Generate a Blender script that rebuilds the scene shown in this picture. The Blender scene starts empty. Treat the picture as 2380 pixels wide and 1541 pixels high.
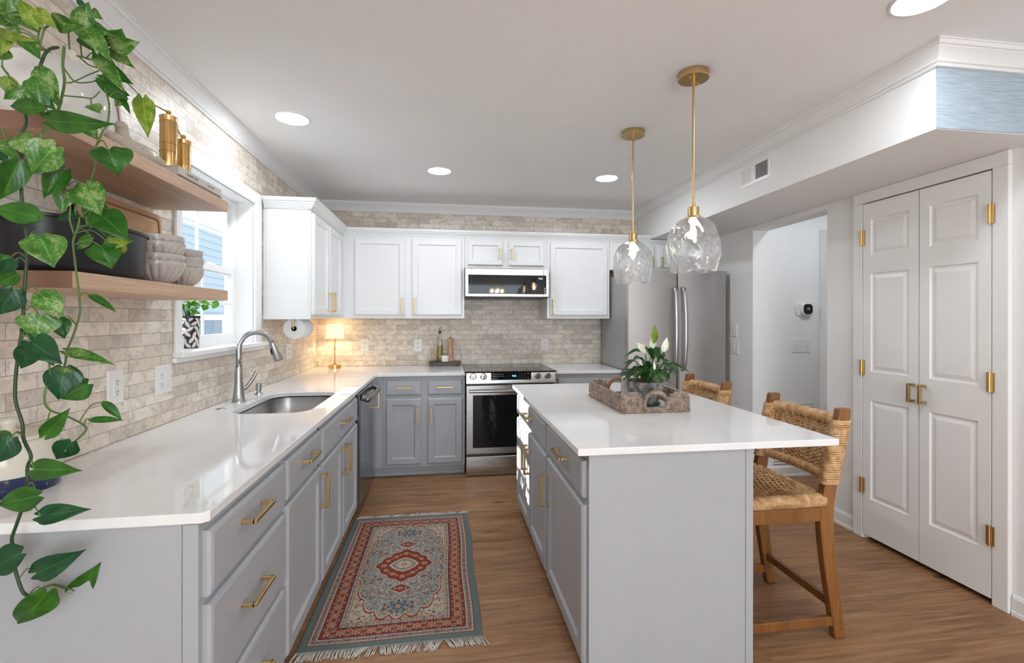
import bpy, bmesh, math, random
import numpy as np
from mathutils import Vector, Matrix
PI = math.pi
random.seed(7)
sc = bpy.context.scene
col = sc.collection

# ------------------------------------------------------------------ camera, world, sun, exposure
F_PX, CX, CY = 1104.65, 1195.34, 740.08
CAM = Vector((1.1795, -4.6362, 1.3157)); YAW = 0.1448; ROLL = 0.0014
cam_d = bpy.data.cameras.new('camera'); cam = bpy.data.objects.new('camera', cam_d); col.objects.link(cam)
cam_d.sensor_width = 36.0; cam_d.lens = F_PX*36/2380
cam_d.shift_x = (1190-CX)/2380; cam_d.shift_y = (CY-770.5)/2380
cam_d.clip_start = 0.02
cam.location = CAM
_f = Vector((math.sin(YAW), math.cos(YAW), 0)); _r0 = Vector((math.cos(YAW), -math.sin(YAW), 0)); _u0 = Vector((0, 0, 1))
_r = _r0*math.cos(ROLL)+_u0*math.sin(ROLL); _u = -_r0*math.sin(ROLL)+_u0*math.cos(ROLL)
cam.matrix_world = Matrix(((_r.x, _u.x, -_f.x, CAM.x), (_r.y, _u.y, -_f.y, CAM.y), (_r.z, _u.z, -_f.z, CAM.z), (0, 0, 0, 1)))
sc.camera = cam
def at(px, py, w):
    return CAM + (_f + _r*(px-CX)/F_PX - _u*(py-CY)/F_PX)*w

w_ = bpy.data.worlds.new('world'); sc.world = w_; w_.use_nodes = True
bg = w_.node_tree.nodes['Background']; bg.inputs[0].default_value = (0.80, 0.90, 1.0, 1); bg.inputs[1].default_value = 0.45
sun_d = bpy.data.lights.new('sun', 'SUN'); sun_d.energy = 3.4; sun_d.angle = 0.009; sun_d.color = (1, 0.95, 0.88)
sun = bpy.data.objects.new('sun', sun_d); col.objects.link(sun)
sun.rotation_euler = Vector((1, 0.20, -0.62)).to_track_quat('-Z', 'Y').to_euler()
vs = sc.view_settings
vs.view_transform = 'Standard'; vs.look = 'None'; vs.gamma = 1; vs.use_curve_mapping = False
vs.exposure = 1.86
RECESS = 34.0; PENDANT = 70.0
c_ = sc.cycles
c_.use_denoising = True; c_.max_bounces = 10; c_.diffuse_bounces = 5; c_.glossy_bounces = 5; c_.transmission_bounces = 10; c_.transparent_max_bounces = 16
c_.caustics_reflective = False; c_.caustics_refractive = False; c_.sample_clamp_indirect = 6.0

# ------------------------------------------------------------------ mesh helpers
class MB:
    def __init__(s, M=None):
        s.v = []; s.f = []; s.M = M or Matrix.Identity(4); s.uv = {}
        s.mi = []; s.cur = 0
    def add(s, vs_, fs):
        o = len(s.v)
        s.v += [s.M @ Vector(p) for p in vs_]
        for q in fs:
            s.f.append([o+i for i in q]); s.mi.append(s.cur)
        return o
    def box(s, x0, x1, y0, y1, z0, z1):
        s.add([(x0,y0,z0),(x1,y0,z0),(x1,y1,z0),(x0,y1,z0),(x0,y0,z1),(x1,y0,z1),(x1,y1,z1),(x0,y1,z1)],
              [(0,3,2,1),(4,5,6,7),(0,1,5,4),(1,2,6,5),(2,3,7,6),(3,0,4,7)]); return s
    def prism(s, pts, z0, z1):
        n = len(pts)
        s.add([(x,y,z0) for x,y in pts]+[(x,y,z1) for x,y in pts],
              [tuple(range(n-1,-1,-1)), tuple(range(n,2*n))]+[(i,(i+1)%n,n+(i+1)%n,n+i) for i in range(n)]); return s
    def lathe(s, prof, c=(0,0,0), n=32, closed=False, fn=None):
        vs_ = []; fs = []
        m = len(prof)
        for i in range(n):
            a = 2*PI*i/n
            for j,(r,z) in enumerate(prof):
                if fn: r = fn(r, z, a)
                vs_.append((c[0]+r*math.cos(a), c[1]+r*math.sin(a), c[2]+z))
        for i in range(n):
            for j in range(m-1 if not closed else m):
                a_ = i*m+j; b_ = ((i+1)%n)*m+j; k = (j+1) % m
                fs.append((a_, b_, ((i+1)%n)*m+k, i*m+k))
        s.add(vs_, fs)
        if not closed:
            if prof[0][0] > 1e-5: s.add([(c[0]+prof[0][0]*math.cos(2*PI*i/n), c[1]+prof[0][0]*math.sin(2*PI*i/n), c[2]+prof[0][1]) for i in range(n)], [tuple(range(n-1,-1,-1))])
            if prof[-1][0] > 1e-5: s.add([(c[0]+prof[-1][0]*math.cos(2*PI*i/n), c[1]+prof[-1][0]*math.sin(2*PI*i/n), c[2]+prof[-1][1]) for i in range(n)], [tuple(range(n))])
        return s
    def tube(s, pts, r, n=8, cap=True, flat=1.0, up=None, closed=False):
        pts = [Vector(p) for p in pts]; m = len(pts)
        rs = r if isinstance(r, (list, tuple)) else [r]*m
        vs_ = []; fs = []; prev = None
        for i,p in enumerate(pts):
            if closed: t = pts[(i+1)%m]-pts[i-1]
            else: t = pts[min(i+1,m-1)]-pts[max(i-1,0)]
            t.normalize()
            if up is not None: a = Vector(up)
            elif prev is None: a = Vector((0,0,1)) if abs(t.z) < .9 else Vector((1,0,0))
            else: a = prev
            b = t.cross(a)
            if b.length < 1e-6: b = t.cross(Vector((1,0,.1)))
            b.normalize(); a = b.cross(t).normalized(); prev = a
            for k in range(n):
                q = 2*PI*k/n
                vs_.append(p + b*math.cos(q)*rs[i] + a*math.sin(q)*rs[i]*flat)
        for i in range(m if closed else m-1):
            for k in range(n):
                j = (i+1) % m
                fs.append((i*n+k, i*n+(k+1)%n, j*n+(k+1)%n, j*n+k))
        if cap and not closed:
            fs.append(tuple(range(n-1,-1,-1))); fs.append(tuple(range((m-1)*n, m*n)))
        s.add(vs_, fs); return s
    def ell(s, c, r, nu=12, nv=8, R=None):
        vs_ = [(0,0,-1)]; fs = []
        for j in range(1,nv):
            t = -PI/2+PI*j/nv
            for i in range(nu):
                a = 2*PI*i/nu; vs_.append((math.cos(t)*math.cos(a), math.cos(t)*math.sin(a), math.sin(t)))
        vs_.append((0,0,1))
        for i in range(nu):
            fs.append((0, 1+(i+1)%nu, 1+i)); 
            for j in range(nv-2): fs.append((1+j*nu+i, 1+j*nu+(i+1)%nu, 1+(j+1)*nu+(i+1)%nu, 1+(j+1)*nu+i))
            fs.append((1+(nv-2)*nu+i, 1+(nv-2)*nu+(i+1)%nu, len(vs_)-1))
        R = R or Matrix.Identity(3); C = Vector(c)
        s.add([C + R @ Vector((p[0]*r[0], p[1]*r[1], p[2]*r[2])) for p in vs_], fs); return s
    def cyl(s, p0, p1, r, n=16):
        return s.tube([p0, p1], r, n)
    def rings(s, rects, back=0.0):
        """rects: (u0,u1,z0,z1,b) nested outlines, b outward. local axes u=x, b=-y"""
        vs_ = []; 
        R = [(rects[0][0],rects[0][1],rects[0][2],rects[0][3],back)]+list(rects)
        for (u0,u1,z0,z1,b) in R: vs_ += [(u0,-b,z0),(u1,-b,z0),(u1,-b,z1),(u0,-b,z1)]
        fs = [(3,2,1,0)]
        for i in range(len(R)-1):
            a = 4*i
            for k in range(4): fs.append((a+k, a+(k+1)%4, a+4+(k+1)%4, a+4+k))
        a = 4*(len(R)-1); fs.append((a,a+1,a+2,a+3))
        s.add(vs_, fs); return s
    def build(s, name, mat, parent=None, smooth=False, bevel=0, seg=2, auto=None, at_origin=False, sub=0):
        me = bpy.data.meshes.new(name)
        off = Vector((0,0,0))
        if parent is not None:
            q = parent
            while q is not None:
                off += q.location; q = q.parent
        elif not at_origin and s.v:
            lo = [min(p[i] for p in s.v) for i in range(3)]; hi = [max(p[i] for p in s.v) for i in range(3)]
            off = Vector(((lo[0]+hi[0])/2, (lo[1]+hi[1])/2, lo[2]))
        me.from_pydata([tuple(p-off) for p in s.v], [], s.f)
        mats = mat if isinstance(mat, (list, tuple)) else [mat]
        for m in mats: me.materials.append(m)
        if len(mats) > 1:
            for p, i in zip(me.polygons, s.mi): p.material_index = i
        bm = bmesh.new(); bm.from_mesh(me)
        if not bevel: bmesh.ops.remove_doubles(bm, verts=bm.verts, dist=1e-6)
        bmesh.ops.recalc_face_normals(bm, faces=bm.faces); bm.to_mesh(me); bm.free()
        if smooth: 
            for p in me.polygons: p.use_smooth = True
            if auto is not None: me.set_sharp_from_angle(angle=math.radians(auto))
        me.update()
        o = bpy.data.objects.new(name, me); col.objects.link(o)
        if parent is not None: o.parent = parent
        else: o.location = off
        if bevel:
            b = o.modifiers.new('bevel', 'BEVEL'); b.width = bevel; b.segments = seg; b.limit_method = 'ANGLE'; b.angle_limit = math.radians(40)
            b.harden_normals = False
        if sub:
            b = o.modifiers.new('sub', 'SUBSURF'); b.levels = sub; b.render_levels = sub
        return o

def tag(o, label=None, cat=None, group=None, kind=None):
    if label: o['label'] = label
    if cat: o['category'] = cat
    if group: o['group'] = group
    if kind: o['kind'] = kind
    return o
def thing(name, label, cat, loc=(0,0,0), group=None):
    o = bpy.data.objects.new(name, None); o.empty_display_size = .05; col.objects.link(o); o.location = loc
    return tag(o, label, cat, group)
def struct(o): o['kind'] = 'structure'; return o
def copy_tree(o, parent=None):
    c = o.copy(); col.objects.link(c); c.parent = parent
    for ch in [x for x in o.children]: copy_tree(ch, c)
    return c
def frame(O, u, n):
    """local x -> u, local -y -> n (outward), z up, origin O"""
    u = Vector(u); n = Vector(n)
    return Matrix(((u.x, -n.x, 0, O[0]), (u.y, -n.y, 0, O[1]), (u.z, -n.z, 1, O[2]), (0,0,0,1)))
def sweep(path, prof, closed_prof=False, left=True):
    """horizontal polyline path, prof [(out, z)], out to the left of travel; mitred"""
    mb = MB(); P = [Vector((x, y, 0)) for x, y in path]; n = len(P); m = len(prof); vs_ = []; fs = []
    for i in range(n):
        d0 = (P[i]-P[i-1]).normalized() if i else (P[1]-P[0]).normalized()
        d1 = (P[i+1]-P[i]).normalized() if i < n-1 else d0
        n0 = Vector((-d0.y, d0.x, 0)); n1 = Vector((-d1.y, d1.x, 0))
        b = (n0+n1); b = b/ (b.dot(n0)) if b.length > 1e-6 else n0
        for o_, z in prof: vs_.append(P[i]+b*o_+Vector((0,0,z)))
    for i in range(n-1):
        for j in range(m): 
            k = (j+1) % m
            fs.append((i*m+j, (i+1)*m+j, (i+1)*m+k, i*m+k))
    fs.append(tuple(range(m))); fs.append(tuple(range((n-1)*m, n*m)))
    mb.add(vs_, fs); return mb
def spline(pts, n=8):
    pts = [Vector(p) for p in pts]; out = []
    for i in range(len(pts)-1):
        p0 = pts[max(i-1,0)]; p1 = pts[i]; p2 = pts[i+1]; p3 = pts[min(i+2,len(pts)-1)]
        for k in range(n):
            t = k/n
            out.append(.5*((2*p1)+(p2-p0)*t+(2*p0-5*p1+4*p2-p3)*t*t+(3*p1-p0-3*p2+p3)*t**3))
    out.append(pts[-1]); return out

# ------------------------------------------------------------------ materials
class NT:
    def __init__(s, name):
        s.m = bpy.data.materials.new(name); s.m.use_nodes = True; s.t = s.m.node_tree; s.n = s.t.nodes
        s.b = s.n['Principled BSDF']; s.out = s.n['Material Output']
    def new(s, typ, **kw):
        o = s.n.new(typ)
        for k, v in kw.items():
            if k.startswith('i_'):
                key = k[2:]; key = int(key) if key.isdigit() else key.replace('_', ' ')
                o.inputs[key].default_value = v
            else: setattr(o, k, v)
        return o
    def l(s, a, b): s.t.links.new(a, b)
    def coord(s, which='Object'):
        return s.new('ShaderNodeTexCoord').outputs[which]
    def pos(s): return s.new('ShaderNodeNewGeometry').outputs['Position']
    def mapping(s, vec, scale=(1,1,1), loc=(0,0,0), rot=(0,0,0)):
        m = s.new('ShaderNodeMapping'); m.inputs['Scale'].default_value = scale; m.inputs['Location'].default_value = loc; m.inputs['Rotation'].default_value = rot
        s.l(vec, m.inputs['Vector']); return m.outputs[0]
    def noise(s, vec, scale, detail=4, rough=.5, dist=0):
        n = s.new('ShaderNodeTexNoise'); n.inputs['Scale'].default_value = scale; n.inputs['Detail'].default_value = detail
        n.inputs['Roughness'].default_value = rough; n.inputs['Distortion'].default_value = dist
        s.l(vec, n.inputs['Vector']); return n.outputs['Fac']
    def ramp(s, fac, stops, interp='LINEAR'):
        r = s.new('ShaderNodeValToRGB'); r.color_ramp.interpolation = interp
        e = r.color_ramp.elements
        while len(e) < len(stops): e.new(.5)
        for i, (p, c) in enumerate(stops):
            e[i].position = p; e[i].color = (c[0], c[1], c[2], 1) if isinstance(c, (tuple, list)) else (c, c, c, 1)
        s.l(fac, r.inputs[0]); return r.outputs[0]
    def mix(s, fac, a, b, mode='MIX'):
        m = s.new('ShaderNodeMix', data_type='RGBA', blend_type=mode)
        for sock, v in ((m.inputs[0], fac), (m.inputs[6], a), (m.inputs[7], b)):
            if isinstance(v, (int, float)): sock.default_value = v
            elif isinstance(v, (tuple, list)): sock.default_value = (v[0], v[1], v[2], 1)
            else: s.l(v, sock)
        return m.outputs[2]
    def math(s, op, a, b=None):
        m = s.new('ShaderNodeMath', operation=op)
        for sock, v in ((m.inputs[0], a), (m.inputs[1], b)):
            if v is None: continue
            if isinstance(v, (int, float)): sock.default_value = v
            else: s.l(v, sock)
        return m.outputs[0]
    def bump(s, h, dist=.002, strength=.5):
        b = s.new('ShaderNodeBump'); b.inputs['Distance'].default_value = dist; b.inputs['Strength'].default_value = strength
        s.l(h, b.inputs['Height']); s.l(b.outputs[0], s.b.inputs['Normal'])
    def set(s, color=None, rough=.5, metal=0, spec=None, **kw):
        i = s.b.inputs
        if color is not None:
            if isinstance(color, (tuple, list)): i['Base Color'].default_value = (*color, 1)
            else: s.l(color, i['Base Color'])
        if isinstance(rough, (int, float)): i['Roughness'].default_value = rough
        else: s.l(rough, i['Roughness'])
        i['Metallic'].default_value = metal
        if spec is not None: i['Specular IOR Level'].default_value = spec
        for k, v in kw.items(): i[k.replace('_', ' ')].default_value = v
        return s.m
def srgb(r, g, b):
    f = lambda c: (c/255/12.92 if c/255 <= .04045 else ((c/255+.055)/1.055)**2.4)
    return (f(r), f(g), f(b))
def paint(name, c, rough=.5, bumpy=.0004, scale=220, var=.03):
    t = NT(name); p = t.coord(); n = t.noise(p, 3, 3)
    colr = t.mix(n, tuple(x*(1-var) for x in c), tuple(min(1, x*(1+var)) for x in c))
    t.bump(t.noise(p, scale, 3), bumpy, .6)
    return t.set(colr, rough)
M = {}
M['wall'] = paint('wall_paint', (.86,.855,.85), .6)
M['ceiling'] = paint('ceiling_paint', (.88,.875,.87), .85, .0006, 120)
M['trim'] = paint('trim_gloss', (.85,.845,.84), .3, .0002, 60)
M['cab'] = paint('white_cabinet', (.79,.79,.79), .35, .0003, 160)
M['grey'] = paint('grey_cabinet', (.405,.418,.445), .38, .0006, 260)
M['dark'] = paint('dark_gap', (.02,.02,.02), .8)
def brushed(name, c, rough=.25, axis=2, amt=.12):
    t = NT(name); p = t.coord()
    s_ = [60, 60, 60]; s_[axis] = 1.2
    n = t.noise(t.mapping(p, tuple(s_)), 6, 3)
    t.bump(n, .0002, .06)
    r = t.math('ADD', t.math('MULTIPLY', n, amt), rough-amt/2)
    return t.set(t.mix(n, tuple(x*.9 for x in c), c), r, 1.0)
M['steel'] = brushed('stainless_steel', (.52,.505,.49), .27, 0)
M['satin'] = NT('satin_steel').set((.55,.54,.53), .3, 1)
M['fridge'] = brushed('fridge_steel', (.50,.475,.455), .46, 0)
M['fridge_side'] = paint('fridge_side_grey', (.34,.33,.325), .4)
M['nickel'] = brushed('brushed_nickel', (.46,.46,.465), .24, 2)
M['dark_steel'] = brushed('dishwasher_steel', (.33,.335,.35), .2, 2)
M['sinksteel'] = brushed('sink_steel', (.42,.42,.42), .32, 1)
M['chrome'] = NT('chrome').set((.8,.8,.8), .08, 1)
M['brass'] = brushed('satin_brass', (.66,.47,.22), .32, 2)
M['brass_pol'] = NT('polished_brass').set((.66,.42,.17), .22, 1)
M['black_glass'] = NT('black_glass').set((.010,.010,.012), .04, 0, .28)
M['black'] = NT('black_plastic').set((.02,.02,.02), .35)
M['enamel'] = NT('black_enamel').set((.008,.009,.012), .38)
M['white_ceramic'] = NT('white_ceramic').set((.80,.80,.79), .12)
M['cream_ceramic'] = NT('cream_ceramic').set((.64,.60,.51), .12)
M['navy'] = NT('navy_glaze').set((.015,.022,.07), .12)
M['plastic'] = NT('white_plastic').set((.80,.79,.77), .3)
M['plastic_dark'] = NT('outlet_slot').set((.05,.05,.05), .5)
M['paper'] = NT('paper_towel').set((.84,.84,.84), .9)
M['soil'] = NT('potting_soil').set((.03,.018,.01), .95)
M['cream_knob'] = NT('cream').set((.75,.72,.66), .3)
def emis(name, c, s_):
    t = NT(name); return t.set((0,0,0), .5, 0, None, Emission_Color=(*c, 1), Emission_Strength=s_)
M['led'] = emis('recessed_led', (.86,.935,1.0), RECESS)
M['bulb'] = emis('filament_bulb', (1.0,.80,.52), PENDANT)
M['display'] = emis('blue_display', (.25,.6,1.0), .8)
M['display2'] = emis('white_display', (.75,.9,1.0), .6)
M['printed'] = NT('printed_legend').set((.55,.57,.6), .5)
M['greytext'] = NT('grey_lettering').set((.22,.22,.23), .5)

def glass(name, tint=(1,1,1), mixt=.5, rough=0.0, ior=1.45, bumpy=0):
    t = NT(name); t.n.remove(t.b)
    g = t.new('ShaderNodeBsdfGlass', i_Color=(*tint, 1), i_Roughness=rough, i_IOR=ior); tr = t.new('ShaderNodeBsdfTransparent', i_Color=(*tint, 1))
    mx = t.new('ShaderNodeMixShader'); mx.inputs[0].default_value = mixt
    if bumpy:
        b = t.new('ShaderNodeBump', i_Distance=bumpy, i_Strength=.6); t.l(t.noise(t.coord(), 24, 2), b.inputs['Height']); t.l(b.outputs[0], g.inputs['Normal'])
    t.l(tr.outputs[0], mx.inputs[1]); t.l(g.outputs[0], mx.inputs[2]); t.l(mx.outputs[0], t.out.inputs[0]); return t.m
def pane(name, tint=(.97,.99,1), refl=1.0):
    t = NT(name); t.n.remove(t.b)
    g = t.new('ShaderNodeBsdfGlossy', i_Roughness=.02); tr = t.new('ShaderNodeBsdfTransparent', i_Color=(*tint, 1))
    fr = t.new('ShaderNodeFresnel', i_IOR=1.4); mx = t.new('ShaderNodeMixShader')
    bf = t.new('ShaderNodeNewGeometry').outputs['Backfacing']; t.l(t.math('MULTIPLY', t.math('MULTIPLY', fr.outputs[0], refl), t.math('SUBTRACT', 1.0, bf)), mx.inputs[0]); t.l(tr.outputs[0], mx.inputs[1]); t.l(g.outputs[0], mx.inputs[2]); t.l(mx.outputs[0], t.out.inputs[0]); return t.m
M['pane'] = pane('window_glass')
M['pendant_glass'] = glass('pendant_glass', (1,1,1), .55, 0, 1.5)
M['glass'] = pane('clear_glass', (.985,.992,.99), 3.0)
M['oil'] = NT('olive_oil').set((.30,.25,.02), .08)

def tile_mat(name, axis, phase):
    t = NT(name); p = t.pos(); sp = t.new('ShaderNodeSeparateXYZ'); t.l(p, sp.inputs[0])
    cb = t.new('ShaderNodeCombineXYZ'); t.l(t.math('ADD', sp.outputs[axis], phase), cb.inputs[0]); t.l(t.math('ADD', sp.outputs[2], -.8655+.0485*20), cb.inputs[1])
    br = t.new('ShaderNodeTexBrick', offset=.5, offset_frequency=2, squash=1.0)
    br.inputs['Color1'].default_value = (0,0,0,1); br.inputs['Color2'].default_value = (1,1,1,1); br.inputs['Mortar'].default_value = (.5,.5,.5,1)
    br.inputs['Scale'].default_value = 1; br.inputs['Mortar Size'].default_value = .0008; br.inputs['Mortar Smooth'].default_value = .1; br.inputs['Bias'].default_value = 0
    br.inputs['Brick Width'].default_value = .203; br.inputs['Row Height'].default_value = .0485
    t.l(cb.outputs[0], br.inputs['Vector'])
    tone = br.outputs['Color']
    # per tile offset of the stone pattern
    off = t.new('ShaderNodeVectorMath', operation='SCALE'); t.l(tone, off.inputs[0]); off.inputs['Scale'].default_value = 37
    ad = t.new('ShaderNodeVectorMath', operation='ADD'); t.l(p, ad.inputs[0]); t.l(off.outputs[0], ad.inputs[1])
    n1 = t.noise(ad.outputs[0], 14, 8, .62, 1.2); n2 = t.noise(ad.outputs[0], 60, 5, .7, .5); n3 = t.noise(ad.outputs[0], 7, 3, .5, 2.5)
    base = t.ramp(tone, [(0,(.68,.575,.47)),(.35,(.80,.705,.60)),(.7,(.85,.775,.68)),(1,(.56,.485,.40))])
    c1 = t.mix(t.ramp(n1, [(.44,0.),(.66,.7)]), base, (.41,.355,.305))
    c2 = t.mix(t.ramp(n3, [(.50,0.),(.56,.35),(.62,.0)]), c1, (.78,.74,.68))
    c3 = t.mix(t.ramp(n2, [(.58,0.),(.75,.85)]), c2, (.25,.215,.18))
    c4 = t.mix(br.outputs['Fac'], c3, (.20,.165,.13))
    h = t.math('SUBTRACT', t.math('MULTIPLY', n2, .25), br.outputs['Fac'])
    t.bump(h, .0015, .7)
    return t.set(c4, .42)
M['tile_x'] = tile_mat('travertine_tile_back', 0, -1.535+.203*10)
M['tile_y'] = tile_mat('travertine_tile_left', 1, 2.857+.203*40-.0)

def floor_mat():
    t = NT('plank_floor'); p = t.pos(); sp = t.new('ShaderNodeSeparateXYZ'); t.l(p, sp.inputs[0])
    cb = t.new('ShaderNodeCombineXYZ'); t.l(t.math('ADD', sp.outputs[0], 20.3), cb.inputs[0]); t.l(t.math('ADD', sp.outputs[1], 20.07), cb.inputs[1])
    br = t.new('ShaderNodeTexBrick', offset=.37, offset_frequency=2)
    br.inputs['Color1'].default_value = (0,0,0,1); br.inputs['Color2'].default_value = (1,1,1,1); br.inputs['Mortar'].default_value = (.5,.5,.5,1)
    br.inputs['Scale'].default_value = 1; br.inputs['Mortar Size'].default_value = .0010; br.inputs['Mortar Smooth'].default_value = .4
    br.inputs['Brick Width'].default_value = 1.22; br.inputs['Row Height'].default_value = .178
    t.l(cb.outputs[0], br.inputs['Vector']); tone = br.outputs['Color']
    off = t.new('ShaderNodeVectorMath', operation='SCALE'); t.l(tone, off.inputs[0]); off.inputs['Scale'].default_value = 23
    ad = t.new('ShaderNodeVectorMath', operation='ADD'); t.l(p, ad.inputs[0]); t.l(off.outputs[0], ad.inputs[1])
    q = ad.outputs[0]
    g1 = t.noise(t.mapping(q, (1.6, 22, 1)), 1.6, 6, .6, .8); g2 = t.noise(t.mapping(q, (5, 120, 1)), 1.5, 4, .7, .3); g3 = t.noise(t.mapping(q, (.8, 5.5, 1)), 1.5, 3, .5, 1.6)
    vo = t.new('ShaderNodeTexVoronoi'); t.l(t.mapping(q, (1.3, 3.4, 1)), vo.inputs['Vector']); vo.inputs['Scale'].default_value = 1.1
    kn = t.ramp(vo.outputs['Distance'], [(.0,1.),(.035,.85),(.085,0.)])
    base = t.ramp(tone, [(0,(.30,.145,.060)),(.5,(.37,.19,.085)),(1,(.235,.115,.048))])
    c = t.mix(t.ramp(g3, [(.40,0.),(.66,.7)]), base, (.165,.075,.032))
    c = t.mix(t.ramp(g1, [(.42,0.),(.68,.8)]), c, (.43,.25,.13))
    c = t.mix(t.ramp(g2, [(.5,0.),(.75,.5)]), c, (.11,.05,.022))
    c = t.mix(t.math('MULTIPLY', kn, .8), c, (.07,.035,.018))
    c = t.mix(t.math('MULTIPLY', br.outputs['Fac'], .6), c, (.10,.055,.03))
    t.bump(t.math('SUBTRACT', t.math('MULTIPLY', g2, .3), br.outputs['Fac']), .0008, .5)
    return t.set(c, t.math('ADD', t.math('MULTIPLY', g2, .15), .42))
M['floor'] = floor_mat()
def quartz():
    t = NT('white_quartz'); p = t.pos(); n = t.noise(p, 2.2, 6, .6, 1.5); s_ = t.noise(p, 300, 2)
    c = t.mix(t.ramp(n, [(.47,0.),(.52,.6),(.57,0.)]), (.84,.84,.84), (.80,.805,.815))
    c = t.mix(t.ramp(s_, [(.62,0.),(.7,.25)]), c, (.6,.6,.6))
    return t.set(c, .055)
M['quartz'] = quartz()
def wood(name, c1, c2, c3, axis=1, rough=.5, fine=90, coarse=9, obj=True):
    t = NT(name); p = t.coord() if obj else t.pos()
    s1 = [coarse]*3; s1[axis] = .9; s2 = [fine]*3; s2[axis] = 4
    g1 = t.noise(t.mapping(p, tuple(s1)), 1.6, 5, .55, 1.3); g2 = t.noise(t.mapping(p, tuple(s2)), 1.6, 4, .65, .3)
    c = t.ramp(g1, [(.3, c1), (.55, c2), (.75, c3)])
    c = t.mix(t.ramp(g2, [(.45,0.),(.75,.55)]), c, tuple(x*.6 for x in c1))
    t.bump(g2, .0005, .4)
    return t.set(c, rough)
M['oak'] = wood('oak_shelf', (.54,.35,.225), (.66,.455,.31), (.72,.52,.37), 1, .5, 140, 14)
def endgrain_shade():  # end grain, with the shading of the shelf ends in its dark tone
    t = NT('oak_end_grain_shade'); p = t.coord(); w = t.new('ShaderNodeTexWave', wave_type='RINGS', rings_direction='Y'); t.l(t.mapping(p, (1,1,1), (-.06,0,.09)), w.inputs[0])
    w.inputs['Scale'].default_value = 75; w.inputs['Distortion'].default_value = 4; w.inputs['Detail'].default_value = 3
    return t.set(t.ramp(w.outputs['Fac'], [(0,(.17,.085,.05)),(1,(.30,.17,.11))]), .6)
M['oak_end'] = endgrain_shade()
M['stoolwood'] = wood('stool_wood', (.17,.068,.017), (.255,.105,.028), (.31,.14,.042), 2, .38, 70, 6)
M['bamboo'] = wood('bamboo_board', (.50,.27,.12), (.58,.33,.16), (.64,.39,.2), 1, .5, 110, 30)
M['walnut'] = wood('dark_walnut', (.055,.022,.012), (.085,.035,.02), (.12,.05,.03), 0, .45, 80, 12)
M['millwood'] = wood('mill_wood', (.55,.31,.17), (.62,.37,.22), (.68,.43,.27), 2, .4, 80, 10)
M['framewood'] = wood('frame_wood', (.30,.13,.06), (.36,.17,.09), (.4,.2,.1), 2, .45)
def rattan(name, a, b, d):
    t = NT(name); p = t.coord(); n = t.noise(p, 35, 4, .6); n2 = t.noise(p, 220, 3, .6)
    c = t.ramp(n, [(.3, a), (.5, b), (.72, d)]); c = t.mix(t.ramp(n2, [(.5,0.),(.75,.5)]), c, tuple(x*.5 for x in a))
    return t.set(c, .5)
M['rattan'] = rattan('natural_rattan', (.40,.20,.075), (.62,.38,.18), (.78,.56,.34))
M['seagrass'] = rattan('grey_seagrass', (.15,.085,.05), (.31,.24,.195), (.50,.35,.24))
M['seagrass2'] = rattan('brown_seagrass', (.25,.11,.05), (.38,.2,.1), (.45,.28,.16))
def concrete():
    t = NT('aged_clay'); p = t.coord(); n = t.noise(p, 28, 6, .7, 1); 
    c = t.ramp(n, [(.38,(.10,.095,.09)),(.5,(.20,.19,.185)),(.62,(.42,.40,.385))]); t.bump(n, .002, .5)
    return t.set(c, .85)
M['clay'] = concrete()
M['terracotta'] = paint('terracotta_rim', (.30,.12,.06), .8)
def grasscloth():
    t = NT('blue_grasscloth'); p = t.pos(); n = t.noise(t.mapping(p, (6,6,260)), 1.5, 3, .6); n2 = t.noise(t.mapping(p, (2,2,60)), 2, 3)
    c = t.ramp(n, [(.25,(.22,.29,.36)),(.5,(.37,.45,.52)),(.75,(.62,.69,.72))]); c = t.mix(t.ramp(n2, [(.4,0.),(.7,.5)]), c, (.42,.50,.56))
    t.bump(n, .001, .5); return t.set(c, .7)
M['grasscloth'] = grasscloth()
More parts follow.
